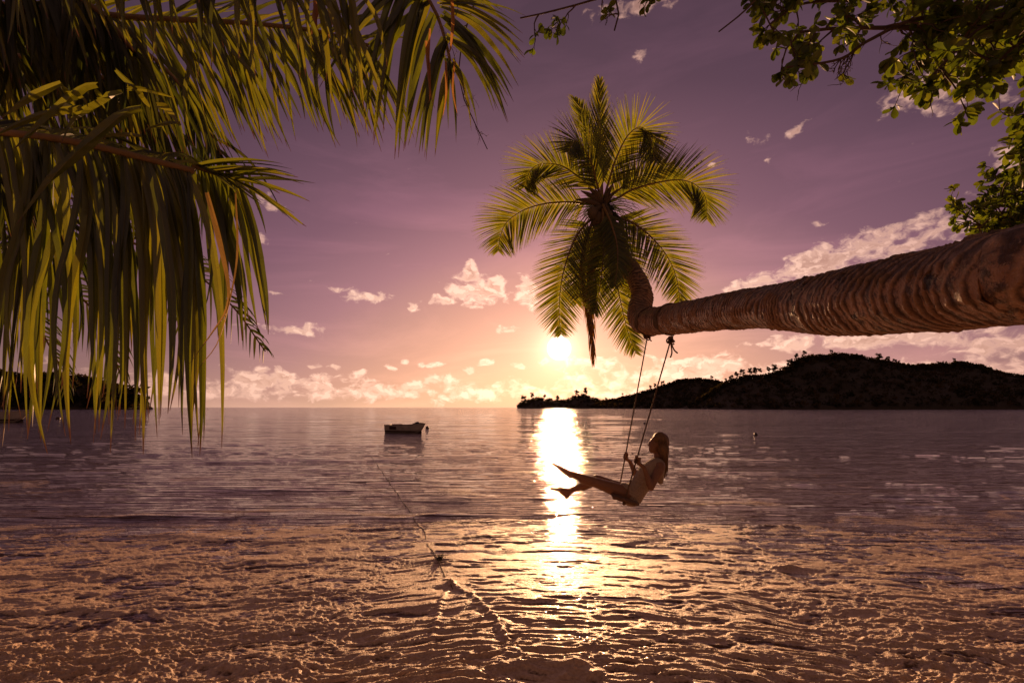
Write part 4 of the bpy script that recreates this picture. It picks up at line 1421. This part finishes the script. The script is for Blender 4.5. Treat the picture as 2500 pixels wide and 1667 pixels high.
def body(mb):
    torso(mb)
    capsule(mb, P(1606, 1135, 6.05), P(1606, 1112, 6.05), .055, .047)
    capsule(mb, P(1600, 1134, 5.98), shN, .06, .052); capsule(mb, P(1600, 1132, 6.12), shF, .06, .052)
    capsule(mb, shN, elN, .052, .038); capsule(mb, shN.lerp(elN, .25), shN.lerp(elN, .6), .054, .045)
    capsule(mb, elN, wrN, .037, .024); capsule(mb, elN.lerp(wrN, .15), elN.lerp(wrN, .5), .040, .032)
    capsule(mb, shF, elF, .050, .036); capsule(mb, elF, wrF, .036, .024); capsule(mb, elF.lerp(wrF, .15), elF.lerp(wrF, .5), .038, .031)
    hand(mb, nH, wrN, nT - nB, 1); hand(mb, fH, wrF, fT - fB, 1)
    # head: skull, face, jaw, nose, chin, lips, brow, ear
    ball(mb, headc + Vector((.022, 0, .018)), (.098, .078, .098))
    capsule(mb, P(1598, 1082, 6.06), P(1594, 1095, 6.06), .062, .050)
    capsule(mb, P(1600, 1100, 6.06), P(1590, 1101, 6.06), .040, .022)
    capsule(mb, P(1587.2, 1079, 6.06), P(1583.6, 1085.2, 6.06), .008, .011)
    ball(mb, P(1585.0, 1086.2, 6.06), (.012, .015, .009))
    ball(mb, P(1590.5, 1077, 6.06), (.014, .045, .014))
    ball(mb, P(1586.3, 1092.2, 6.06), (.010, .022, .006)); ball(mb, P(1586.8, 1095, 6.06), (.010, .020, .006))
    ball(mb, P(1587.6, 1100.5, 6.06), (.014, .018, .013))
    # legs
    hn, kn, an = P(1541, 1208, 5.95), P(1453, 1177, 5.93), P(1388, 1155, 6.02)
    capsule(mb, hn, kn, .092, .056); capsule(mb, hn.lerp(kn, .15), hn.lerp(kn, .55), .090, .074)
    capsule(mb, kn, an, .054, .034); capsule(mb, kn.lerp(an, .12) - Vector((0, 0, .012)), kn.lerp(an, .48) - Vector((0, 0, .014)), .050, .048)
    foot(mb, an, P(1393, 1160, 6.02), P(1366, 1141, 6.0), P(1350, 1131, 5.99))
    hf, kf, af = P(1541, 1204, 6.15), P(1456, 1170, 6.24), P(1391, 1199, 6.24)
    capsule(mb, hf, kf, .090, .056)
    capsule(mb, kf, af, .055, .034); capsule(mb, kf.lerp(af, .15) - Vector((0, 0, .015)), kf.lerp(af, .5) - Vector((0, 0, .016)), .050, .048)
    foot(mb, af, P(1383, 1210, 6.24), P(1364, 1195, 6.22), P(1346, 1191, 6.21))


def foot(mb, ankle, heel, ballp, toe):
    capsule(mb, ankle, heel, .038, .033); capsule(mb, ankle, ballp, .038, .030); capsule(mb, heel, ballp, .030, .028)
    for k in range(5):
        o = Vector((0, (k - 2) * .016, 0))
        capsule(mb, ballp + o, toe + o + (ballp - toe) * (.08 * k), .018, .014 if k else .016, 8)


bodyo = solid('body', body, M['skin'], woman, .0045, 5)


def dress(mb):
    torso(mb, .012)
    for d in (5.96, 6.14):
        capsule(mb, P(1541, 1207, d), P(1523, 1199, d), .104, .094)
    capsule(mb, P(1598, 1134, 5.99), P(1610, 1133, 5.93), .066, .050); capsule(mb, P(1598, 1132, 6.12), P(1607, 1130, 6.18), .066, .050)
    # back panel hangs loose from the shoulders
    capsule(mb, P(1618, 1140, 5.98), P(1613, 1176, 6.03), .03, .03); capsule(mb, P(1618, 1140, 6.1), P(1612, 1176, 6.06), .03, .03)


solid('dress', dress, M['knit'], woman, .006, 4)


def hair(mb):
    ball(mb, headc + Vector((.040, 0, .020)), (.098, .088, .108))
    capsule(mb, P(1612, 1072, 6.06), P(1618, 1100, 6.06), .088, .078)
    capsule(mb, P(1603, 1071, 6.02), P(1603, 1071, 6.10), .046, .046)
    for d in (6.0, 6.05, 6.11):
        capsule(mb, P(1618, 1095, d), P(1623, 1120, d), .060, .034)
        capsule(mb, P(1623, 1120, d), P(1625, 1138, d), .030, .010)


hr = solid('hair', hair, M['hair'], woman, .006, 5)
lk = MB()
for k in range(240):
    f = rng.random(); d = 5.965 + .18 * rng.random()
    x0 = 1603 + 27 * f; top_ = P(x0, 1066 + 10 * abs(f - .5) * 2 + rng.uniform(0, 8), 6.06 + (d - 6.06) * .9)
    q = resample([top_, P(1612 + 20 * f, 1095, d - .01), P(1616 + 15 * f, 1125, d), P(1620 + 9 * f + rng.normal(), 1134 + 34 * rng.random() ** 3, 6.05 + (d - 6.05) * .5)], 10)
    tube(lk, q, [.0042, .0042, .002], 4)
lk.build('lock', M['hair'], hr)


# ------------------------------------------------------------------ boats, buoys, mooring rope
def make_boat(label, L=3.6, Wd=1.35):
    b = thing('rowing_boat', label, 'boat', (0, 0, 0), 'small moored boats')
    # sections from transom (x=0) to bow (x=L)
    xs = np.linspace(0, 1, 22)
    def half(x): return Wd / 2 * (.80 + .2 * math.sin(min(1, x / .45) * math.pi / 2)) * (1 - max(0, (x - .45) / .55) ** 2.2)
    def sheer(x): return .56 + .16 * x ** 2.2
    def keel(x): return -.16 + .55 * max(0, (x - .78) / .22) ** 2
    prof = [(0, 0), (.45, .03), (.78, .16), (.92, .45), (1.0, 1.0)]
    hull = MB(); bot = MB()
    def sec(x, inset=0):
        out = []
        hw = max(.012, half(x) - inset); k = keel(x) + inset; s = sheer(x)
        rk = .10 * x ** 3
        for side in (-1, 1):
            for (a, h) in prof: out.append((x * L + rk * h * L * .5, side * hw * a, k + (s - k) * h))
        return out
    S = [sec(x) for x in xs]; I = [sec(x, .035) for x in xs]
    for grid, flip in ((S, 0), (I, 1)):
        n = len(prof)
        vs = [p for s_ in grid for p in s_]; fs = []
        for i in range(len(grid) - 1):
            for off in (0, n):
                for j in range(n - 1):
                    a = i * 2 * n + off + j
                    fs.append((a, a + 1, a + 1 + 2 * n, a + 2 * n))
        hull.add(vs, fs)
    n = len(prof)
    tr = S[0]; hull.add(tr, [tuple(range(0, n)) + tuple(range(2 * n - 1, n, -1))])
    tr = [(p[0] + .035, p[1], p[2]) for p in I[0]]; hull.add(tr, [tuple(range(0, n)) + tuple(range(2 * n - 1, n, -1))])
    hull.build('hull', M['boat_white'], b)
    g1 = MB()
    for side in (-1, 1):
        idx = (n - 1) if side < 0 else (2 * n - 1)
        tube(g1, [Vector(s_[idx]) for s_ in S], .028, 6)
    tube(g1, [Vector(S[0][n - 1]), Vector(S[0][2 * n - 1])], .028, 6)
    g1.build('gunwale', M['boat_white'], b)
    st = MB()
    for side in (-1, 1):     # dark antifouling just proud of the planks
        vs = []; fs = []
        for i, x in enumerate(xs):
            hw = half(x); k = keel(x); s = sheer(x)
            for z in (-.14, .0, .10):
                h = min(1, max(0, (z - k) / (s - k)))
                a = np.interp(h, [p[1] for p in prof], [p[0] for p in prof])
                vs.append((x * L + .05 * x ** 3 * h * L, side * (hw * a + .006), z))
        for i in range(len(xs) - 2):
            for j in range(2): fs.append((i * 3 + j, i * 3 + j + 1, i * 3 + j + 4, i * 3 + j + 3))
        st.add(vs, fs)
    st.add([(-.006, -half(0) * .85, .10), (-.006, half(0) * .85, .10), (-.006, half(0) * .7, -.12), (-.006, -half(0) * .7, -.12)], [(0, 1, 2, 3)])
    st.build('waterline_stripe', M['boat_dark'], b, smooth=False)
    for x in (.18, .45, .68):
        tmb = MB(); hw = half(x) - .03
        c = x * L
        vs = [(c - .11, -hw, .38), (c + .11, -hw, .38), (c + .11, hw, .38), (c - .11, hw, .38)]
        vs += [(p[0], p[1], .35) for p in vs]
        tmb.add(vs, [(0, 1, 2, 3), (7, 6, 5, 4), (0, 4, 5, 1), (1, 5, 6, 2), (2, 6, 7, 3), (3, 7, 4, 0)])
        tmb.build('thwart', M['boat_red'], b, smooth=False)
    return b


def boat_extra(b, L=3.6):
    pm = MB()
    y = -.655
    vs = [(.62, y - .02, .46), (1.30, y - .028, .46), (1.30, y - .0, .20), (.62, y + .02, .20)]
    pm.add(vs, [(0, 1, 2, 3)]); vs2 = [(v[0], v[1] + .03, v[2]) for v in vs]
    pm.add(vs2, [(3, 2, 1, 0)])
    pm.build('side_mat', M['boat_dark'], b, smooth=False)
    rm2 = MB(); tube(rm2, [(.9, -.60, .60), (1.4, -.62, .61), (1.9, -.63, .62)], .06, 8); rm2.build('rolled_sheet', M['boat_red'], b)
    tm = MB()
    for k in range(7):
        ball(tm, (2.75 + .11 * k, rng.uniform(-.18, .12), .66 + .05 * math.sin(k * 1.1)), (.20, .22, .10 + .03 * (k % 3)), seg=10, rings=7)
    tm.build('tarpaulin', M['tarp'], b)


bt1 = make_boat('pale open boat with dark tarp on its bow, left of the sun path')
bt2 = copy_tree(bt1)
boat_extra(bt1)
w1 = WP(947, 1054); bt1.location = (w1.x, w1.y, .04); bt1.rotation_euler = (0, 0, R(-24)); bt1.scale = (.96, .95, .95)
bt2['label'] = 'pale boat cut off by the left edge below the hanging leaf tips'
w2 = WP(-70, 1031); bt2.location = (w2.x, w2.y, .22); bt2.rotation_euler = (0, 0, R(10)); bt2.scale = (1.75, 1.6, 1.9)


def buoy(px, py, r, label):
    c = WP(px, py); mb = MB()
    ball(mb, c + Vector((0, 0, r * .35)), r, seg=14, rings=10)
    tube(mb, [c + Vector((0, 0, r * 1.2)), c + Vector((0, 0, r * 1.5))], r * .15, 8)
    return tag(mb.build('buoy', M['buoy'], loc=c), label, 'buoy', 'mooring buoys')


buoy(1043, 1046, .17, 'round buoy floating just off the bow of the middle boat')
buoy(141, 1024, .34, 'dark buoy between the hanging leaf tips near the left boat')
buoy(1574, 1035, .16, 'small buoy seen between and right of the swing ropes above the woman')
buoy(1845, 1062, .13, 'small dark buoy far right of the woman in the choppy band')

rp = MB()
rope_px = [(905, 1110), (940, 1160), (975, 1210), (1000, 1245), (1020, 1275), (1038, 1300), (1042, 1325), (1062, 1352), (1078, 1385), (1090, 1412), (1106, 1436)]
rps = resample([WP(x, y, .015) for x, y in rope_px], 160)
h_, _, _ = sea_height(rps[:, 0], rps[:, 1], rps[:, 1])
rps[:, 2] = h_ + .002 + .004 * np.sin(np.arange(160) * .35)
tube(rp, rps, .0042, 6)
mr = rp.build('mooring_rope', M['rope'], loc=WP(1000, 1245))
tag(mr, 'thin mooring rope lying in the water and running from the foam out toward the boat', 'rope')
wd = MB(); kc = WP(1074, 1368)
hz_, _, _ = sea_height(np.array([kc.x]), np.array([kc.y]), np.array([4.0]))
for k in range(50):
    a = rng.uniform(0, 6.28); rr = rng.uniform(.01, .07)
    p = kc + Vector((math.cos(a) * rr, math.sin(a) * rr * 1.3, float(hz_[0]) + rng.uniform(.0, .03)))
    q = p + Vector(rng.normal(size=3) * .035); q.z = max(q.z, float(hz_[0]) + .005)
    tube(wd, [p, (p + q) / 2 + Vector((0, 0, .012)), q], [.004, .002], 4)
tube(wd, [kc + Vector((.02, 0, float(hz_[0]))), kc + Vector((.035, 0, float(hz_[0]) + .07))], [.006, .003], 4)
tag(wd.build('seaweed', M['weed'], loc=kc), 'dark clump of seaweed caught on the mooring rope in the foam', 'seaweed')
